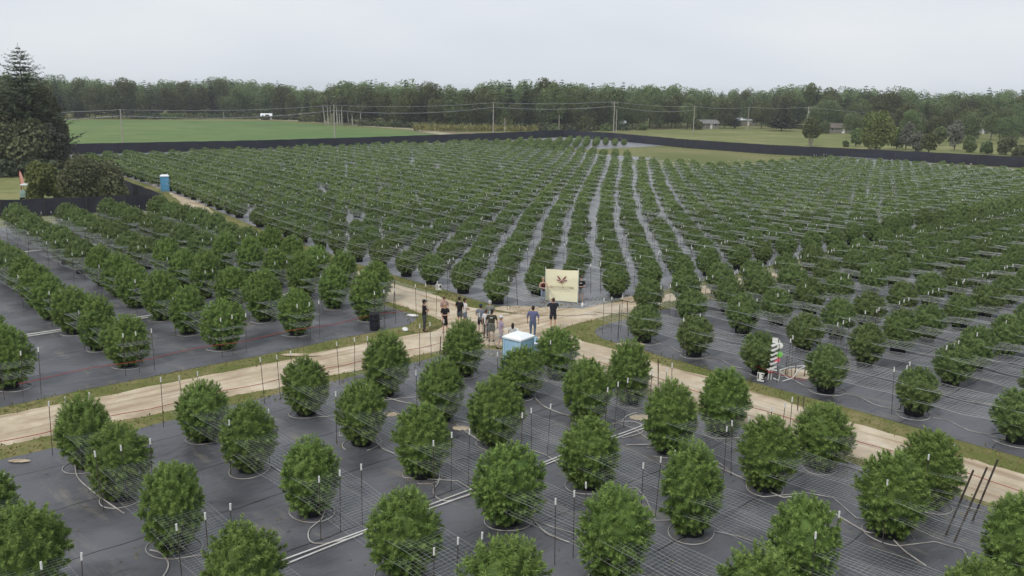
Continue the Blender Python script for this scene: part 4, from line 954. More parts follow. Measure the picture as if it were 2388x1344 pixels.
for i in range(len(tops) - 1):
    for k, (dz, nm) in enumerate(((-0.2, 'upper'), (-1.5, 'lower'))):
        if k and i > 4: continue
        p, q = tops[i] + Vector((0, 0, dz)), tops[i + 1] + Vector((0, 0, dz)); L = (q - p).length; sag = min(1.9, L * .018) * (0.7 + .5 * k)
        pts = [p.lerp(q, t / 16) - Vector((0, 0, 4 * sag * (t / 16) * (1 - t / 16))) for t in range(17)]
        b_ = MB(); b_.tube(pts, 0.045 if k == 0 else 0.06, 4); tag(b_.build('overhead_wire', M['galv']), '%s overhead wire sagging between the %s' % (nm, wnames[i]), 'wire', 'overhead wires between the poles')

# ------------------------------------------------------------------ houses
def house(x, yb, W, D_, Hw, Hr, wallm, roofm, label, rz=0.0, name='house', win=True):
    g0 = G(x, yb); o = empty(name, (g0.x, g0.y, 0), rz); tag(o, label, 'building')
    b_ = MB(); b_.box((0, 0, Hw / 2), (W, D_, Hw)); 
    for s in (-1, 1): b_._a([(s * W / 2, -D_ / 2, Hw), (s * W / 2, D_ / 2, Hw), (s * W / 2, 0, Hw + Hr)], [(0, 1, 2)])
    b_.build('wall', wallm, o)
    b_ = MB(); e = 0.4
    for s in (-1, 1):
        y0 = s * (D_ / 2 + e); z0 = Hw - e * Hr / (D_ / 2)
        v = [(-W / 2 - e, y0, z0), (W / 2 + e, y0, z0), (W / 2 + e, 0, Hw + Hr), (-W / 2 - e, 0, Hw + Hr)]; v2 = [(a_, b__, c_ + .14) for a_, b__, c_ in v]
        b_._a(v + v2, [(0, 1, 2, 3), (4, 5, 6, 7), (0, 1, 5, 4), (1, 2, 6, 5), (2, 3, 7, 6), (3, 0, 4, 7)])
    b_.build('roof', roofm, o)
    if win:
        b_ = MB(); b_.box((0.1 * W, -D_ / 2 - .03, 1.0), (.95, .08, 2.0)); b_.build('door', M['wall_w'] if wallm is not M['wall_w'] else M['roof_g'], o)
        for fx in (-.3, .33):
            b_ = MB(); b_.box((fx * W, -D_ / 2 - .03, 1.5), (1.3, .08, 1.0)); w1 = b_.build('window', M['wall_w'], o)
            b_ = MB(); b_.box((fx * W, -D_ / 2 - .06, 1.5), (1.1, .06, .8)); b_.build('pane', M['glass'], w1)
    return o
house(622, 279, 4.4, 4.0, 1.7, 0.9, M['wall_w'], M['roofw'], 'small white shed at the far end of the crop field', 0.2, 'shed', False)
house(1648, 300, 8, 6, 2.2, 1.3, M['wall_b'], M['roof_g'], 'low grey-roofed house half hidden behind the wood left of the small spruce', 0.15)
house(1452, 302, 1.7, 3, 2.4, 0.8, M['wall_w'], M['roofw'], 'narrow white house front glimpsed between trees right of the cross-arm pole', 0.1)
house(1735, 293, 10, 7, 2.6, 1.2, M['wall_b'], M['roofw'], 'house with a low white roof behind a utility pole', 0.0)
house(1955, 311, 10, 6, 2.2, 1.4, M['wall_b'], M['roof_b'], 'brown-roofed ranch house left of the big yellow-green tree', -0.1)
house(2172, 308, 9, 7, 3.0, 2.4, M['wall_w'], M['roof_g'], 'pale gabled house half hidden by trees on the right', 0.5)
house(2282, 312, 8, 6, 2.4, 1.5, M['wall_w'], M['roof_b'], 'pale building among trees near the right edge', 0.1)

# ------------------------------------------------------------------ toilets, barrel, signs, banner
def toilet(loc, rz, body, label, door=True):
    o = empty('portable_toilet', loc, rz); tag(o, label, 'toilet'); W = 1.04; H_ = 2.0
    b_ = MB(); b_.box((0, 0, .06), (W + .04, W + .04, .12)); b_.build('base', M['galv'], o)
    b_ = MB(); b_.box((0, 0, H_ / 2 + .06), (W - .04, W - .04, H_ - .1))
    for s in (-1, 1):
        for q in (-1, 1): b_.box((s * (W / 2 - .03), q * (W / 2 - .03), H_ / 2 + .08), (.09, .09, H_ - .08))
        for k in (-.28, 0, .28): b_.box((k, s * (W / 2 - .015), H_ / 2), (.05, .03, H_ - .5)) if s > 0 else None
        for k in (-.28, 0, .28): b_.box((s * (W / 2 - .015), k, H_ / 2), (.03, .05, H_ - .5))
    b_.build('cabin', body, o)
    b_ = MB(); b_.box((0.02, -W / 2 - .005, H_ / 2 + .02), (.74, .05, H_ - .34)); d_ = b_.build('door', body, o)
    b_ = MB(); b_.box((.3, -W / 2 - .05, 1.05), (.06, .05, .18)); b_.build('handle', M['white'], d_)
    # domed roof with a chamfered rim
    b_ = MB(); k = W / 2 + .05
    r1 = [(-k, -k), (k, -k), (k, k), (-k, k)]; vs = [(x_, y_, H_ + .02) for x_, y_ in r1] + [(x_, y_, H_ + .10) for x_, y_ in r1] + [(x_ * .55, y_ * .55, H_ + .24) for x_, y_ in r1]
    fs = [(3, 2, 1, 0), (8, 9, 10, 11)]
    for a_ in (0, 4):
        for j in range(4): fs.append((a_ + j, a_ + (j + 1) % 4, a_ + 4 + (j + 1) % 4, a_ + 4 + j))
    b_._a(vs, fs); b_.build('roof', M['roofw'], o)
    b_ = MB(); b_.tube([(W / 2 - .16, W / 2 - .16, H_ - .2), (W / 2 - .16, W / 2 - .16, H_ + .34)], .05, 8); b_.build('vent_pipe', M['white'], o); return o
tp = G(1208, 881)
toilet((tp.x, tp.y, 0), R(52), M['lblue'], 'pale blue portable toilet with white roof behind the foreground plants near the crossroads')
tp = G(386, 447)
toilet((tp.x, tp.y, 0), R(20), M['blue'], 'bright blue portable toilet at the far left beside the long track')
tp = G(1243, 856); o = empty('hand_wash_station', (tp.x, tp.y, 0), R(40)); tag(o, 'small pale blue hand-wash station right of the near portable toilet', 'wash station')
b_ = MB(); b_.box((0, 0, .62), (.5, .5, 1.2)); b_.box((0, 0, 1.4), (.1, .5, .4)); b_.build('body', M['lblue'], o)
b_ = MB(); b_.lathe([(.30, 1.24), (.31, 1.30), (.22, 1.34)], 14); b_.build('basin', M['roofw'], o)
bp0 = G(874, 770); o = empty('barrel', (bp0.x, bp0.y, 0.012)); tag(o, 'black plastic barrel at the front corner plant of the left plot', 'barrel')
b_ = MB(); b_.lathe([(.27, 0), (.29, .05), (.30, .3), (.31, .32), (.30, .35), (.30, .62), (.31, .64), (.30, .67), (.29, .92), (.31, .94), (.31, .98)], 20); b_.build('body', M['barrel'], o, True)
b_ = MB(); b_.lathe([(.26, .985), (.26, 1.0), (.05, 1.0)], 20); b_.build('lid', M['black'], o)

def text_mesh(s, size, m, name='lettering', ext=0.003, bold=0.0, sp=1.0):
    c = bpy.data.curves.new(name, 'FONT'); c.body = s; c.size = size; c.extrude = ext; c.offset = bold; c.space_character = sp; c.align_x = 'CENTER'; c.align_y = 'CENTER'
    t = bpy.data.objects.new('tmp', c); COL.objects.link(t); dg = bpy.context.evaluated_depsgraph_get(); me = bpy.data.meshes.new_from_object(t.evaluated_get(dg))
    bpy.data.objects.remove(t); me.materials.clear(); me.materials.append(m); me.name = name; return me
def face_cam(p): return math.atan2(p.x, -p.y) * 1.0   # rotation that turns local -Y towards the camera
def sign(x, yb, txt, w_, h_, z_, lb, tilt=0.0):
    p = G(x, yb); o = empty('number_sign', (p.x, p.y, 0.012), math.atan2(-p.x, p.y) + tilt); tag(o, lb, 'sign')
    b_ = MB(); b_.box((0, 0, z_), (w_, .02, h_)); b_.build('board', M['white'], o)
    b_ = MB(); b_.tube([(0, .03, 0), (0, .03, z_ + .1)], .018, 6); b_.build('leg', M['post'], o)
    me = text_mesh(txt, h_ * .95, M['black'], bold=0.006, sp=1.12); t = link('numeral', me, o); t.location = (0, -.014, z_); t.rotation_euler = (R(90), 0, 0); return o
sign(1023, 684, '14', .40, .42, .42, 'white board sign reading 14 at the front edge of the back field')
sign(636, 553, '15', .50, .44, .42, 'white board sign reading 15 beside the long track')
sign(466, 474, '16', .55, .44, .42, 'white board sign reading 16 farther up the long track', .1)
sign(1773, 893, '13', .34, .44, .28, 'white board sign reading 13 at the edge of the right plot', -.35)

# pipe manifold and spinner post beside sign 13
P13 = G(1800, 888); o = empty('pipe_manifold', (P13.x, P13.y, 0.012), math.atan2(-P13.x, P13.y)); tag(o, 'white pipe manifold with valves standing beside sign 13', 'manifold')
b_ = MB()
b_.tube([(-.18, 0, .02), (-.16, 0, .52)], .03, 7); b_.tube([(-.05, 0.0, .02), (-.03, 0, .55)], .03, 7); b_.tube([(.32, .05, .02), (.36, .05, .58)], .03, 7)
b_.tube([(-.28, 0, .54), (.2, 0, .52)], .032, 7); b_.tube([(.05, 0, .12), (.32, 0, .02)], .03, 7); b_.build('riser', M['pvc'], o)
b_ = MB(); b_.tube([(.3, 0, .55), (.8, .5, .62), (1.4, 1.0, .6), (2.4, 1.3, .35)], .028, 7); b_.tube([(.5, -.05, .03), (.95, .1, .2), (1.2, .6, .5), (1.5, 1.0, .58)], .026, 7); b_.tube([(.32, 0, .5), (.75, .1, .16)], .025, 7); b_.build('elbow_pipe', M['pvc'], o)
for i, zx in enumerate((-.17, -.04)):
    b_ = MB(); b_.box((zx, -.05, .42), (.10, .05, .05)); b_.build('valve', M['red'], o)
PS = G(1801, 886); o = empty('garden_spinner', (PS.x, PS.y, 0.012), math.atan2(-PS.x, PS.y)); tag(o, 'tall spinner post with stacked white blades and coloured discs beside sign 13', 'ornament')
b_ = MB(); b_.tube([(0, 0, 0), (0, 0, 2.05)], .03, 8); b_.build('post', M['galv'], o)
for k in range(6):
    z = .62 + k * .23; b_ = MB(); T_ = Matrix.Rotation(R(-26), 3, 'Y') @ Matrix.Rotation(R(20), 3, 'Z')
    b_.box((-.02, -.05, z), (.34, .2, .075), T=T_); b_.build('blade', M['white'], o)
b_ = MB(); b_.box((-.01, -.02, 1.98), (.26, .03, .26)); b_.build('plaque', M['white'], o)
for nm, m_, px_, z in (('white_disc', M['white'], .22, 1.76), ('green_disc', M['lime'], .24, 1.32), ('pink_disc', M['pink'], .14, 1.05)):
    b_ = MB(); T_ = Matrix.Rotation(R(80), 4, 'X'); b_.prism([(.15 * math.cos(t * .3927), .15 * math.sin(t * .3927)) for t in range(16)], -.015, .015, Matrix.Translation((px_, -.05, z)) @ T_); b_.build(nm, m_, o)
for i, (x_, y_, h_, m_) in enumerate([(1832, 875, 1.05, M['post']), (1853, 884, .75, M['red']), (1876, 878, .75, M['post'])]):
    p = G(x_, y_); dark_post(p, p + Vector((0, 0, h_)), '%s short stake on the sandy patch right of the pipe manifold' % ordn(i))
# sandy patches where the sheet is torn or buried
def patch(x, y, rx, ry, seed, z=0.022):
    p = G(x, y); b_ = MB(); n = 26
    b_.poly([(p.x + rx * math.cos(t * 6.283 / n) * (1 + .25 * math.sin(3 * t + seed) * .5), p.y + ry * math.sin(t * 6.283 / n) * (1 + .3 * math.sin(2.3 * t + seed) * .5), z) for t in range(n)])
    return tag(b_.build('sand_patch', M['dirt']), kind='structure')
for i, q in enumerate([(1862, 872, .9, .8), (1495, 975, .5, .35), (1075, 1000, .35, .25), (910, 968, .4, .25), (1290, 728, 2.9, 1.0), (1210, 722, 1.6, .8), (1430, 728, 1.2, .5), (1470, 805, .8, .4), (700, 830, 1.0, .25), (45, 1078, .4, .15), (1530, 700, .9, .8), (1480, 700, 1.0, .8)]): patch(*q, i, z=0.022 + 0.004 * i)

# banner -------------------------------------------------------------
pL, pR = G(1272, 703), G(1346, 708); bl = (pR - pL); Wb = bl.length; rzb = math.atan2(bl.y, bl.x)
o = empty('banner', (pL.x, pL.y, 0.0), rzb); tag(o, 'cream banner with maroon leaf emblem held upright at the corner of the back field', 'banner')
Hb = 2.12
nx, nz = 14, 12; vs = []; fs = []
for j in range(nz + 1):
    for i in range(nx + 1):
        u, v = i / nx, j / nz; vs.append((u * Wb, -.03 * math.sin(u * 9 + v * 2) - .02 * math.sin(v * 7 + u * 3), .08 + Hb * v + .03 * math.sin(u * 3.14) * (-1 if v > .5 else 1) * abs(v - .5)))
m0 = len(vs); vs += [(x_, y_ + .012, z_) for x_, y_, z_ in vs]
for j in range(nz):
    for i in range(nx):
        a_ = j * (nx + 1) + i; fs.append((a_, a_ + 1, a_ + nx + 2, a_ + nx + 1)); fs.append((m0 + a_, m0 + a_ + nx + 1, m0 + a_ + nx + 2, m0 + a_ + 1))
b_ = MB(); b_._a(vs, fs); b_.build('sheet', M['banner'], o, True)
for xx in (-.03, Wb + .03): b_ = MB(); b_.tube([(xx, .02, 0), (xx, .02, Hb + .22)], .022, 7); b_.build('pole', M['white'], o)
em = MB()
def leaflet(ang, L, wd):
    c, s_ = math.cos(ang), math.sin(ang); pts = []
    for t in (0, .25, .5, .75): pts.append((t * L, wd * math.sin(math.pi * min(1, t * .9 + .12)) * (.4 + .9 * t)))
    pr = pts + [(L, 0)] + [(x_, -y_) for x_, y_ in pts[::-1]]
    pr = [(x_ * c - y_ * s_, x_ * s_ + y_ * c) for x_, y_ in pr]
    em.prism(pr, 0, .006, Matrix.Translation((Wb / 2, -.075, .08 + Hb * .64)) @ Matrix.Rotation(R(90), 4, 'X'))
for ang, L, wd in ((R(50), .50, .055), (R(130), .50, .055), (R(13), .40, .05), (R(167), .40, .05), (R(-35), .17, .02), (R(215), .17, .02), (R(-90), .16, .02), (R(-62), .15, .014), (R(242), .15, .014)): leaflet(ang, L, wd)
em.build('emblem', M['maroon'], o)
t = link('lettering', text_mesh('GRACHNAIM & FARM', .165, M['tan'], bold=0.003), o); t.location = (Wb / 2, -.07, .08 + Hb * .455); t.rotation_euler = (R(90), 0, 0)
b_ = MB(); xx = -.62
while xx < .62:
    l_ = random.uniform(.02, .06); b_.box((Wb / 2 + xx, -.072, .08 + Hb * .375), (l_, .006, .03)); xx += l_ + (.10 if abs(xx) < .05 else .02)
b_.build('small_print', M['tan'], o)

# ------------------------------------------------------------------ people
def skinned(name, nodes, edges, radii, m, parent, sub=2, root=0):
    me = bpy.data.meshes.new(name); me.from_pydata(nodes, edges, []); o_ = bpy.data.objects.new('tmp_skin', me); COL.objects.link(o_)
    sk = o_.modifiers.new('s', 'SKIN'); sk.use_smooth_shade = True
    sv_ = me.skin_vertices[0].data
    for i, r_ in enumerate(radii): sv_[i].radius = r_ if isinstance(r_, tuple) else (r_, r_); sv_[i].use_root = (i == root)
    ss = o_.modifiers.new('u', 'SUBSURF'); ss.levels = sub; ss.render_levels = sub
    dg = bpy.context.evaluated_depsgraph_get(); res = bpy.data.meshes.new_from_object(o_.evaluated_get(dg)); bpy.data.objects.remove(o_)
    res.name = name; res.materials.clear(); res.materials.append(m); res.polygons.foreach_set('use_smooth', [True] * len(res.polygons)); return link(name, res, parent)
SK = {'fair': mat('fair_skin', (0.55, 0.34, 0.25), 0.55), 'tan': mat('tanned_skin', (0.42, 0.25, 0.17), 0.55)}
def cm_(name, c): 
    if name not in M: M[name] = mat(name, c, 0.85, noise=9, bump=(14, .4, .02), col2=tuple(k * .8 for k in c))
    return M[name]
HAIR = {'dark': mat('dark_hair', (0.02, 0.014, 0.01), 0.6), 'brown': mat('brown_hair', (0.09, 0.05, 0.03), 0.6), 'blond': mat('blond_hair', (0.38, 0.27, 0.15), 0.6), 'grey': mat('grey_hair', (0.5, 0.5, 0.5), 0.6)}
def person(loc, yaw, H_=1.76, skin='fair', top=('black_shirt', (.012, .012, .014)), bottom=('grey_trousers', (.05, .05, .055)), long_legs=True, hair='dark', cap=None, arms='down', stance=0.0, label='', sleeve=0.5, longhair=False, tank=False, print_=None, skirt=False, bulk=1.0, lean=0.0, prop=None, shoe=(.03, .03, .03), logo_front=None):
    """local frame: person faces -Y; yaw turns it"""
    root = empty('person', loc, yaw); tag(root, label, 'person', 'people gathered at the crossroads'); S = H_ / 1.76; k = bulk
    hipz, knz, anz, shz, nkz = .93 * S, .50 * S, .085 * S, 1.43 * S, 1.50 * S
    lp = (0, -lean, 0); sy = -lean
    L_ = {}
    N = []; E = []; Rr = []
    def nd(p, r_): N.append(tuple(p)); Rr.append(r_ if isinstance(r_, tuple) else (r_, r_)); return len(N) - 1
    pel = nd((0, 0, hipz), (.115 * k * S, .085 * k * S)); wa = nd((0, sy * .4, 1.10 * S), (.105 * k * S, .075 * k * S)); ch = nd((0, sy * .8, 1.32 * S), (.11 * k * S, .075 * k * S)); nk = nd((0, sy, nkz), .055 * S)
    hd1 = nd((0, sy - .005, 1.575 * S), (.068 * S, .078 * S)); hd2 = nd((0, sy, 1.66 * S), (.077 * S, .095 * S)); hd3 = nd((0, sy + .005, 1.735 * S), (.05 * S, .062 * S))
    E += [(pel, wa), (wa, ch), (ch, nk), (nk, hd1), (hd1, hd2), (hd2, hd3)]
    no = nd((0, sy - .112 * S, 1.635 * S), .012 * S); E.append((hd2, no))
    A = {}
    for s in (-1, 1):
        if arms == 'down': el, wr, hn = (s * .27 * k, .03, 1.13), (s * .27 * k, -.06, .88), (s * .26 * k, -.09, .80)
        elif arms == 'hold': el, wr, hn = (s * .25 * k, -.02, 1.14), (s * .14, -.26, 1.12), (s * .06, -.30, 1.13)
        elif arms == 'photo': el, wr, hn = (s * .27 * k, -.18, 1.22), (s * .13, -.36, 1.42), (s * .07, -.40, 1.50)
        elif arms == 'cross': el, wr, hn = (s * .27 * k, -.06, 1.15), (s * .08, -.20, 1.16), (-s * .06, -.22, 1.18)
        elif arms == 'left_out':   # holds a banner with the arm on +x side
            el, wr, hn = ((s * .30, -.10, 1.15), (s * .42 if s > 0 else s * .10, -.22, 1.10), (s * .50 if s > 0 else s * .0, -.24, 1.10))
        elif arms == 'swing': el, wr, hn = (s * .25 * k, .06 * s, 1.14), (s * .25 * k, .02 - .12 * s, .92), (s * .24 * k, .0 - .18 * s, .85)
        else: el, wr, hn = (s * .27 * k, .03, 1.13), (s * .2 * k, -.20, 1.05), (s * .1, -.26, 1.08)
        el, wr, hn = [Vector((p[0], p[1] + sy * .8, p[2])) * S if False else Vector((p[0] * S, p[1] * S + sy * .8, p[2] * S)) for p in (el, wr, hn)]
        sh = Vector((s * .185 * k * S, sy * .9, shz)); A[s] = (sh, el, wr, hn)
        i0 = nd(sh, .048 * S * (k + 1) / 2); i1 = nd(sh.lerp(el, .5), .040 * S); i2 = nd(el, .038 * S); i3 = nd(wr, .025 * S); i4 = nd(hn, (.036 * S, .016 * S))
        E.extend([(ch, i0), (i0, i1), (i1, i2), (i2, i3), (i3, i4)])
        fd = (hn - wr).normalized(); sd_ = fd.cross(Vector((0, 1, 0.2))).normalized(); 
        for q, (off_, ln_) in enumerate(((-.03, .066), (-.010, .078), (.010, .074), (.03, .058))):
            f1 = hn + sd_ * off_ * S + fd * .045 * S; f2 = f1 + (fd + Vector((0, 0, -.25))) * ln_ * .6 * S; a1 = nd(f1, .0095 * S); a2 = nd(f2, .0075 * S); E.extend([(i4, a1), (a1, a2)])
        t1 = hn - fd * .01 * S - sd_ * .045 * S; a1 = nd(t1 + fd * .02 * S, .010 * S); a2 = nd(t1 + fd * .055 * S, .008 * S); E.extend([(i4, a1), (a1, a2)])
    Lg = {}
    for s in (-1, 1):
        st = stance * s; hp = Vector((s * .095 * k * S, 0, hipz - .06)); kn = Vector((s * .10 * k * S, -.02 - st * .5, knz)); an = Vector((s * .11 * S, .02 - st, anz)); ft = Vector((s * .13 * S, -.13 - st, .045 * S))
        Lg[s] = (hp, kn, an, ft)
        j0 = nd(hp, .088 * S * k); j1 = nd(hp.lerp(kn, .5), .074 * S * k); j2 = nd(kn, .053 * S); j3 = nd(kn.lerp(an, .4), .054 * S); j4 = nd(an, .036 * S); j5 = nd(ft, (.040 * S, .028 * S))
        E.extend([(pel, j0), (j0, j1), (j1, j2), (j2, j3), (j3, j4), (j4, j5)])
    body = skinned('body', N, E, Rr, SK[skin], root, 1)
    # face
    for s in (-1, 1):
        b_ = MB(); b_.lathe([(.002, -.008), (.008, 0), (.002, .008)], 6, (s * .030 * S, sy - .093 * S, 1.665 * S)); b_.build('eye', M['black'], root)
        b_ = MB(); b_.lathe([(.004, -.03), (.016, -.01), (.018, .015), (.004, .03)], 6, (s * .082 * S, sy + .01, 1.65 * S)); b_.build('ear', SK[skin], root)
    b_ = MB(); b_.box((0, sy - .094 * S, 1.597 * S), (.045 * S, .012, .010)); b_.build('mouth', cm_('lips', (.35, .12, .10)), root)
    # hair or cap
    b_ = MB(); hc = (0, sy + .012, 1.675 * S); top_ = cap is None
    prof = [(.088, -.02), (.094, .02), (.088, .06), (.062, .095), (.02, .112)]
    b_.lathe([(r_ * S, z_ * S) for r_, z_ in prof], 14, (hc[0], hc[1], hc[2]), 1.0, 1.16); 
    if True: b_.lathe([(.05 * S, -.11 * S), (.078 * S, -.06 * S), (.085 * S, 0)], 12, (0, sy + .038, 1.67 * S), 1.0, .85)
    if longhair: b_.lathe([(.04 * S, -.30 * S), (.085 * S, -.22 * S), (.095 * S, -.05 * S), (.085 * S, .05 * S)], 12, (0, sy + .055, 1.66 * S), 1.0, .62)
    b_.build('hair', HAIR[hair], root, True)
    if cap:
        b_ = MB(); b_.lathe([(.098 * S, .0), (.101 * S, .03 * S), (.090 * S, .085 * S), (.05 * S, .118 * S), (.01, .125 * S)], 14, (hc[0], hc[1], 1.675 * S), 1.0, 1.14); b_.box((0, sy - .15 * S, 1.70 * S), (.13 * S, .12 * S, .012)); b_.build('cap', cm_(*cap), root, True)
    # shirt
    N = []; E = []; Rr = []; ex_ = .016
    pe = nd((0, 0, (hipz - .13)), (.165 * k * S, .135 * k * S)); hh_ = nd((0, sy * .2, hipz + .03), (.158 * k * S, .128 * k * S)); wa = nd((0, sy * .4, 1.10 * S), (.152 * k * S + .01, .118 * k * S + .01)); ch = nd((0, sy * .8, 1.32 * S), (.168 * k * S + .01, .118 * k * S + .012)); nk = nd((0, sy * .95, 1.455 * S), (.085 * S, .07 * S))
    E = [(pe, hh_), (hh_, wa), (wa, ch), (ch, nk)]
    if not tank:
        for s in (-1, 1):
            sh, el, wr, hn = A[s]; i0 = nd(sh + Vector((0, 0, .005)), .072 * S * (k + 1) / 2); E.append((ch, i0)); last = i0
            tgt = [(sh.lerp(el, min(1, sleeve * 1.6)), .064 * S)] + ([(el, .052 * S), (el.lerp(wr, .9), .036 * S)] if sleeve > .8 else [])
            for p_, r_ in tgt: q = nd(p_, r_); E.append((last, q)); last = q
    skinned('shirt', N, E, Rr, cm_(*top), root, 1)
    # legs wear
    N = []; E = []; Rr = []; pe = nd((0, 0, hipz + .12), (.135 * k * S, .105 * k * S)); pl = nd((0, 0, hipz - .05), (.155 * k * S, .125 * k * S)); E = [(pe, pl)]
    if skirt: q = nd((0, 0, .62 * S), (.19 * k * S, .16 * k * S)); q2 = nd((0, 0, .40 * S), (.20 * k * S, .17 * k * S)); E += [(pl, q), (q, q2)]
    else:
        for s in (-1, 1):
            hp, kn, an, ft = Lg[s]; c0 = nd(hp - Vector((0, 0, .03)), .098 * k * S); c1 = nd(hp.lerp(kn, .5), .088 * k * S); E += [(pl, c0), (c0, c1)]
            if long_legs: c2 = nd(kn, .070 * S); c3 = nd(kn.lerp(an, .5), .066 * S); c4 = nd(an + Vector((0, 0, .02)), .056 * S); E += [(c1, c2), (c2, c3), (c3, c4)]
            else: c2 = nd(hp.lerp(kn, .95), .084 * k * S); E += [(c1, c2)]
    skinned('skirt' if skirt else ('trousers' if long_legs else 'shorts'), N, E, Rr, cm_(*bottom), root, 1)
    for s in (-1, 1):
        hp, kn, an, ft = Lg[s]; c = (an + ft) / 2; b_ = MB()
        prof = [(-.045, .0), (.045, 0), (.048, .04), (.03, .075), (-.03, .075), (-.048, .04)]
        vs = []; 
        for yy, sc_, hh in ((.06, .8, 1.1), (.0, .95, 1.15), (-.10, 1.05, .8), (-.17, .8, .6), (-.20, .4, .45)):
            for (x_, z_) in prof: vs.append((an.x + (ft.x - an.x) * (-(yy - .03) / .2) + x_ * sc_ * S, an.y + yy * S, max(0.004, z_ * hh * S)))
        fs = []
        for i in range(4):
            for j in range(6): fs.append((i * 6 + j, i * 6 + (j + 1) % 6, (i + 1) * 6 + (j + 1) % 6, (i + 1) * 6 + j))
        fs += [tuple(range(6)), tuple(24 + j for j in range(6))[::-1]]; b_._a(vs, fs); b_.build('shoe', cm_('shoe_%d' % int(shoe[0] * 100), shoe), root, True)
    if print_ == 'back': b_ = MB(); b_.box((0, .133 * k * S + sy * .8, 1.36 * S), (.17, .012, .045)); b_.build('shirt_print', M['white'], root)
    if print_ == 'front': b_ = MB(); b_.box((0, -.137 * k * S + sy * .8, 1.33 * S), (.16, .012, .05)); b_.build('shirt_print', M['white'], root)
    if prop == 'phone': b_ = MB(); b_.box((0, -.43 * S, 1.56 * S), (.15, .012, .08)); ph = b_.build('phone', M['black']); ph.parent = None; ph.matrix_world = root.matrix_basis @ ph.matrix_world; tag(ph, 'dark phone held up by the person photographing the banner', 'phone')
    return root
BK = ('black_shirt', (.013, .012, .015)); GRT = ('grey_trousers', (.055, .058, .062))
def at(x, y): p = G(x, y); return (p.x, p.y, 0.012)
def yawc(x, y, rel=0.0):
    """rel 0 = faces away from the camera, 180 = faces it, +90 = faces right in the picture"""
    p = G(x, y); return math.atan2(-p.x, p.y) + math.pi - R(rel)
PE = [
 (990, 773, 78, 1.84, 'tan', BK, GRT, dict(hair='dark', cap=('black_cap', (.02, .02, .02)), arms='cross', sleeve=.45, print_='front', bulk=1.1, label='man in black T-shirt with white print and dark grey trousers, leftmost of the group')),
 (1038, 776, 170, 1.70, 'fair', BK, ('black_skirt', (.012, .012, .014)), dict(hair='blond', skirt=True, arms='hold', label='person in long black top and skirt facing the camera, second from the left', shoe=(.02, .02, .02))),
 (1036, 760, 150, 1.74, 'fair', ('rose_shirt', (.42, .27, .25)), ('beige_shorts', (.35, .3, .24)), dict(hair='brown', long_legs=False, arms='cross', label='person in dusty pink top half hidden behind the one in black skirt')),
 (1072, 762, 40, 1.78, 'fair', BK, ('slate_shorts', (.09, .10, .12)), dict(hair='dark', long_legs=False, arms='fwd', bulk=1.05, label='person in black T-shirt and slate shorts behind the one in white', shoe=(.6, .6, .6))),
 (1084, 763, 60, 1.72, 'tan', ('white_shirt', (.72, .70, .68)), ('grey_blue_shorts', (.16, .19, .24)), dict(hair='dark', long_legs=False, arms='fwd', label='dark-haired person in white shirt and grey shorts, left part of the group', shoe=(.6, .6, .6))),
 (1121, 779, 10, 1.72, 'fair', ('grey_tee', (.17, .19, .23)), ('black_shorts', (.012, .012, .016)), dict(hair='dark', cap=('dark_blue_cap', (.03, .04, .06)), long_legs=False, arms='fwd', bulk=1.1, label='person in grey T-shirt, dark cap and black shorts seen from behind')),
 (1142, 772, 5, 1.78, 'fair', ('sage_shirt', (.20, .22, .19)), ('khaki_trousers', (.18, .17, .13)), dict(hair='grey', arms='fwd', bulk=1.1, label='grey-haired person in sage green shirt behind the olive shirt')),
 (1133, 789, 20, 1.66, 'fair', ('white_top', (.66, .66, .66)), ('black_leggings', (.012, .012, .014)), dict(hair='brown', arms='down', bulk=.85, label='slim person in white top and black leggings in the middle of the group')),
 (1146, 797, 8, 1.80, 'tan', ('olive_tee', (.055, .052, .032)), ('olive_shorts', (.075, .065, .042)), dict(hair='dark', cap=('black_cap', (.02, .02, .02)), long_legs=False, arms='down', bulk=1.15, print_='back', label='person in dark olive T-shirt with white back print, cap and olive shorts')),
 (1168, 812, 75, 1.78, 'fair', ('lilac_shirt', (.42, .32, .44)), ('pale_lilac_shorts', (.46, .40, .45)), dict(hair='blond', cap=('white_cap', (.7, .7, .7)), long_legs=False, arms='swing', stance=.20, label='person in lilac shirt and pale shorts walking left of the blue toilet')),
 (1195, 814, 5, 1.42, 'tan', ('white_vest', (.66, .64, .6)), ('blue_jeans', (.10, .15, .24)), dict(hair='dark', longhair=True, label='dark-haired child in white top, only the head showing over the toilet')),
 (1242, 787, 5, 1.80, 'tan', ('violet_blue_shirt', (.13, .14, .27)), ('blue_jeans', (.10, .15, .26)), dict(hair='dark', arms='down', sleeve=.9, bulk=1.15, label='person in violet-blue long shirt and jeans seen from behind right of the toilet')),
 (1289, 768, -8, 1.86, 'fair', ('charcoal_shirt', (.022, .024, .034)), ('charcoal_shorts', (.04, .04, .05)), dict(hair='brown', long_legs=False, arms='photo', bulk=1.15, prop='phone', label='person in charcoal shirt and shorts photographing the banner, seen from behind', shoe=(.6, .6, .6))),
 (1266, 707, 165, 1.68, 'fair', ('dark_red_top', (.07, .012, .014)), ('light_jeans', (.22, .28, .36)), dict(hair='blond', tank=True, arms='left_out', label='woman in dark red top and light jeans holding the left side of the banner')),
 (1354, 705, 195, 1.72, 'fair', BK, ('pale_shorts', (.30, .31, .34)), dict(hair='brown', long_legs=False, arms='hold', print_='front', bulk=1.1, label='person in black T-shirt with white print holding the right side of the banner')),
]
for (x_, y_, rel, H_, sk_, tp_, bt_, kw) in PE:
    person(at(x_, y_), yawc(x_, y_, rel), H_, skin=sk_, top=tp_, bottom=bt_, **kw)

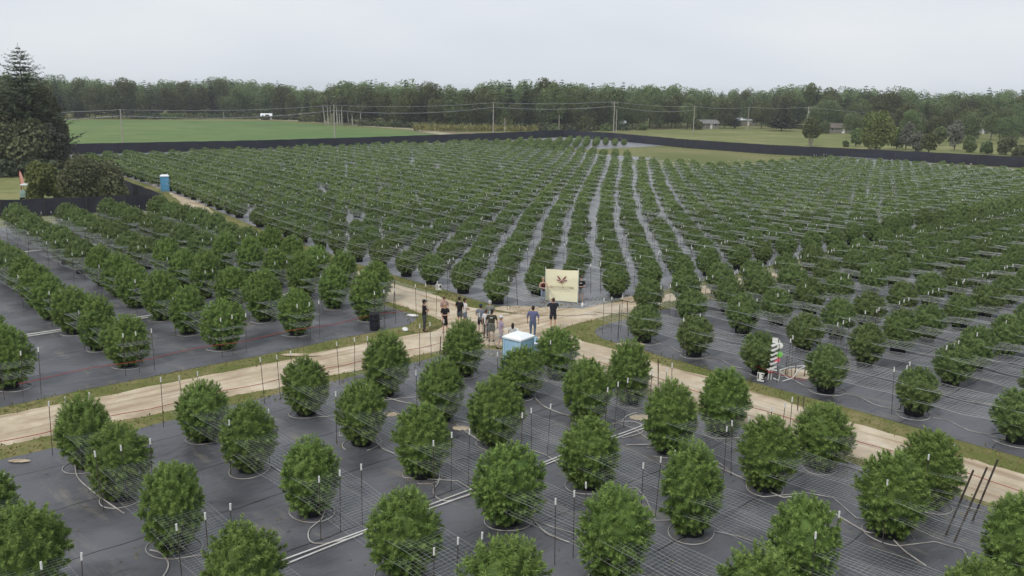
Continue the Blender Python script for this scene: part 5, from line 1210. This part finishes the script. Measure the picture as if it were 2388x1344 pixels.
# ------------------------------------------------------------------ left edge things
p = G(52, 455); o = empty('feather_flag', (p.x, p.y, 0)); tag(o, 'pink and red feather flag on the lawn at the left edge', 'flag')
b_ = MB(); b_.tube([(0, 0, 0), (0, 0, 1.2), (-.12, 0, 2.6), (-.05, 0, 3.1)], .03, 6); b_.build('pole', M['red'], o)
b_ = MB(); b_.prism([(-.08, 1.4), (.42, 1.35), (.36, 1.9), (.22, 2.6), (-.0, 3.05), (-.12, 2.6)], -.008, .008, Matrix.Rotation(R(90), 4, 'X')); b_.build('cloth', M['flag'], o)
p = G(66, 466); o = empty('utility_cart', (p.x, p.y, 0), .3); tag(o, 'small pale green utility cart with white roof behind the left fence', 'cart')
b_ = MB(); b_.box((0, 0, .75), (1.3, 1.9, .7)); b_.box((0, -.9, 1.0), (1.1, .3, .5)); b_.build('body', mat('pale_green_paint', (.38, .52, .48), .4), o)
b_ = MB(); b_.box((0, 0, 1.85), (1.2, 1.6, .08)); b_.build('roof', M['roofw'], o)
b_ = MB()
for sx in (-.5, .5):
    for sy_ in (-.7, .7): b_.tube([(sx, sy_, 1.1), (sx, sy_, 1.82)], .025, 5)
b_.build('roof_frame', M['black'], o)
for sx in (-.6, .6):
    for sy_ in (-.65, .65): b_ = MB(); b_.prism([(.28 * math.cos(t * .5236), .28 * math.sin(t * .5236)) for t in range(12)], -.1, .1, Matrix.Translation((sx, sy_, .28)) @ Matrix.Rotation(R(90), 4, 'Y')); b_.build('wheel', M['black'], o)
p = G(275, 418); o = empty('marker_post', (p.x, p.y, 0)); tag(o, 'white topped marker post at the far end of the long track', 'post')
b_ = MB(); b_.tube([(0, 0, 0), (0, 0, 1.9)], .05, 6); b_.build('post', M['wood'], o); b_ = MB(); b_.box((0, 0, 2.0), (.35, .35, .3)); b_.build('head', M['white'], o)
# piles by the long track
for i, (x_, y_, m_, nm, lb) in enumerate([(482, 466, M['white'], 'bucket', 'white bucket beside sign 16'), (497, 470, M['pvc'], 'bucket', 'pale bucket right of the white bucket by sign 16'), (350, 432, M['hose'], 'crate', 'pale crate at the far end of the long track'), (362, 436, M['hose'], 'crate', 'pale crate left of the far blue toilet'), (1358, 716, M['white'], 'bottle', 'small white jug on the ground right of the banner'), (945, 770, M['white'], 'bag', 'white plastic bag lying on the sheet left of the group'), (962, 738, M['white'], 'bag', 'crumpled pale bag at the corner of the left plot')]):
    p = G(x_, y_); o = empty(nm, (p.x, p.y, 0.014), i); tag(o, lb, nm); b_ = MB()
    if nm == 'bucket': b_.lathe([(.13, 0), (.16, .36), (.17, .38), (.15, .38), (.12, .05)], 12)
    elif nm == 'crate': b_.box((0, 0, .03), (.7, .45, .06)); [b_.box((sx * .33, 0, .2), (.04, .45, .34)) for sx in (-1, 1)]; [b_.box((0, sy_ * .21, .2), (.62, .03, .34)) for sy_ in (-1, 1)]
    elif nm == 'bottle': b_.lathe([(.08, 0), (.09, .03), (.09, .18), (.03, .25), (.03, .29)], 10)
    else:
        b_.lathe([(.28, 0), (.34, .04), (.22, .10), (.08, .12)], 9, (0, 0, 0), 1.3, .6)
    b_.build('body', m_, o, nm != 'crate')

# ------------------------------------------------------------------ haze
b_ = MB(); b_.box((0, 620, 10.0), (2600, 1500, 24.0)); hz_m = bpy.data.materials.new('haze'); hz_m.use_nodes = True; n = hz_m.node_tree.nodes; n.remove(n['Principled BSDF'])
v_ = n.new('ShaderNodeVolumePrincipled'); v_.inputs['Color'].default_value = (0.86, 0.90, 0.95, 1); v_.inputs['Density'].default_value = 0.00026; v_.inputs['Anisotropy'].default_value = 0.2
hz_m.node_tree.links.new(v_.outputs['Volume'], n['Material Output'].inputs['Volume'])
tag(b_.build('haze', hz_m), 'thin pale haze lying over the fields and the wood', 'haze', kind='stuff')
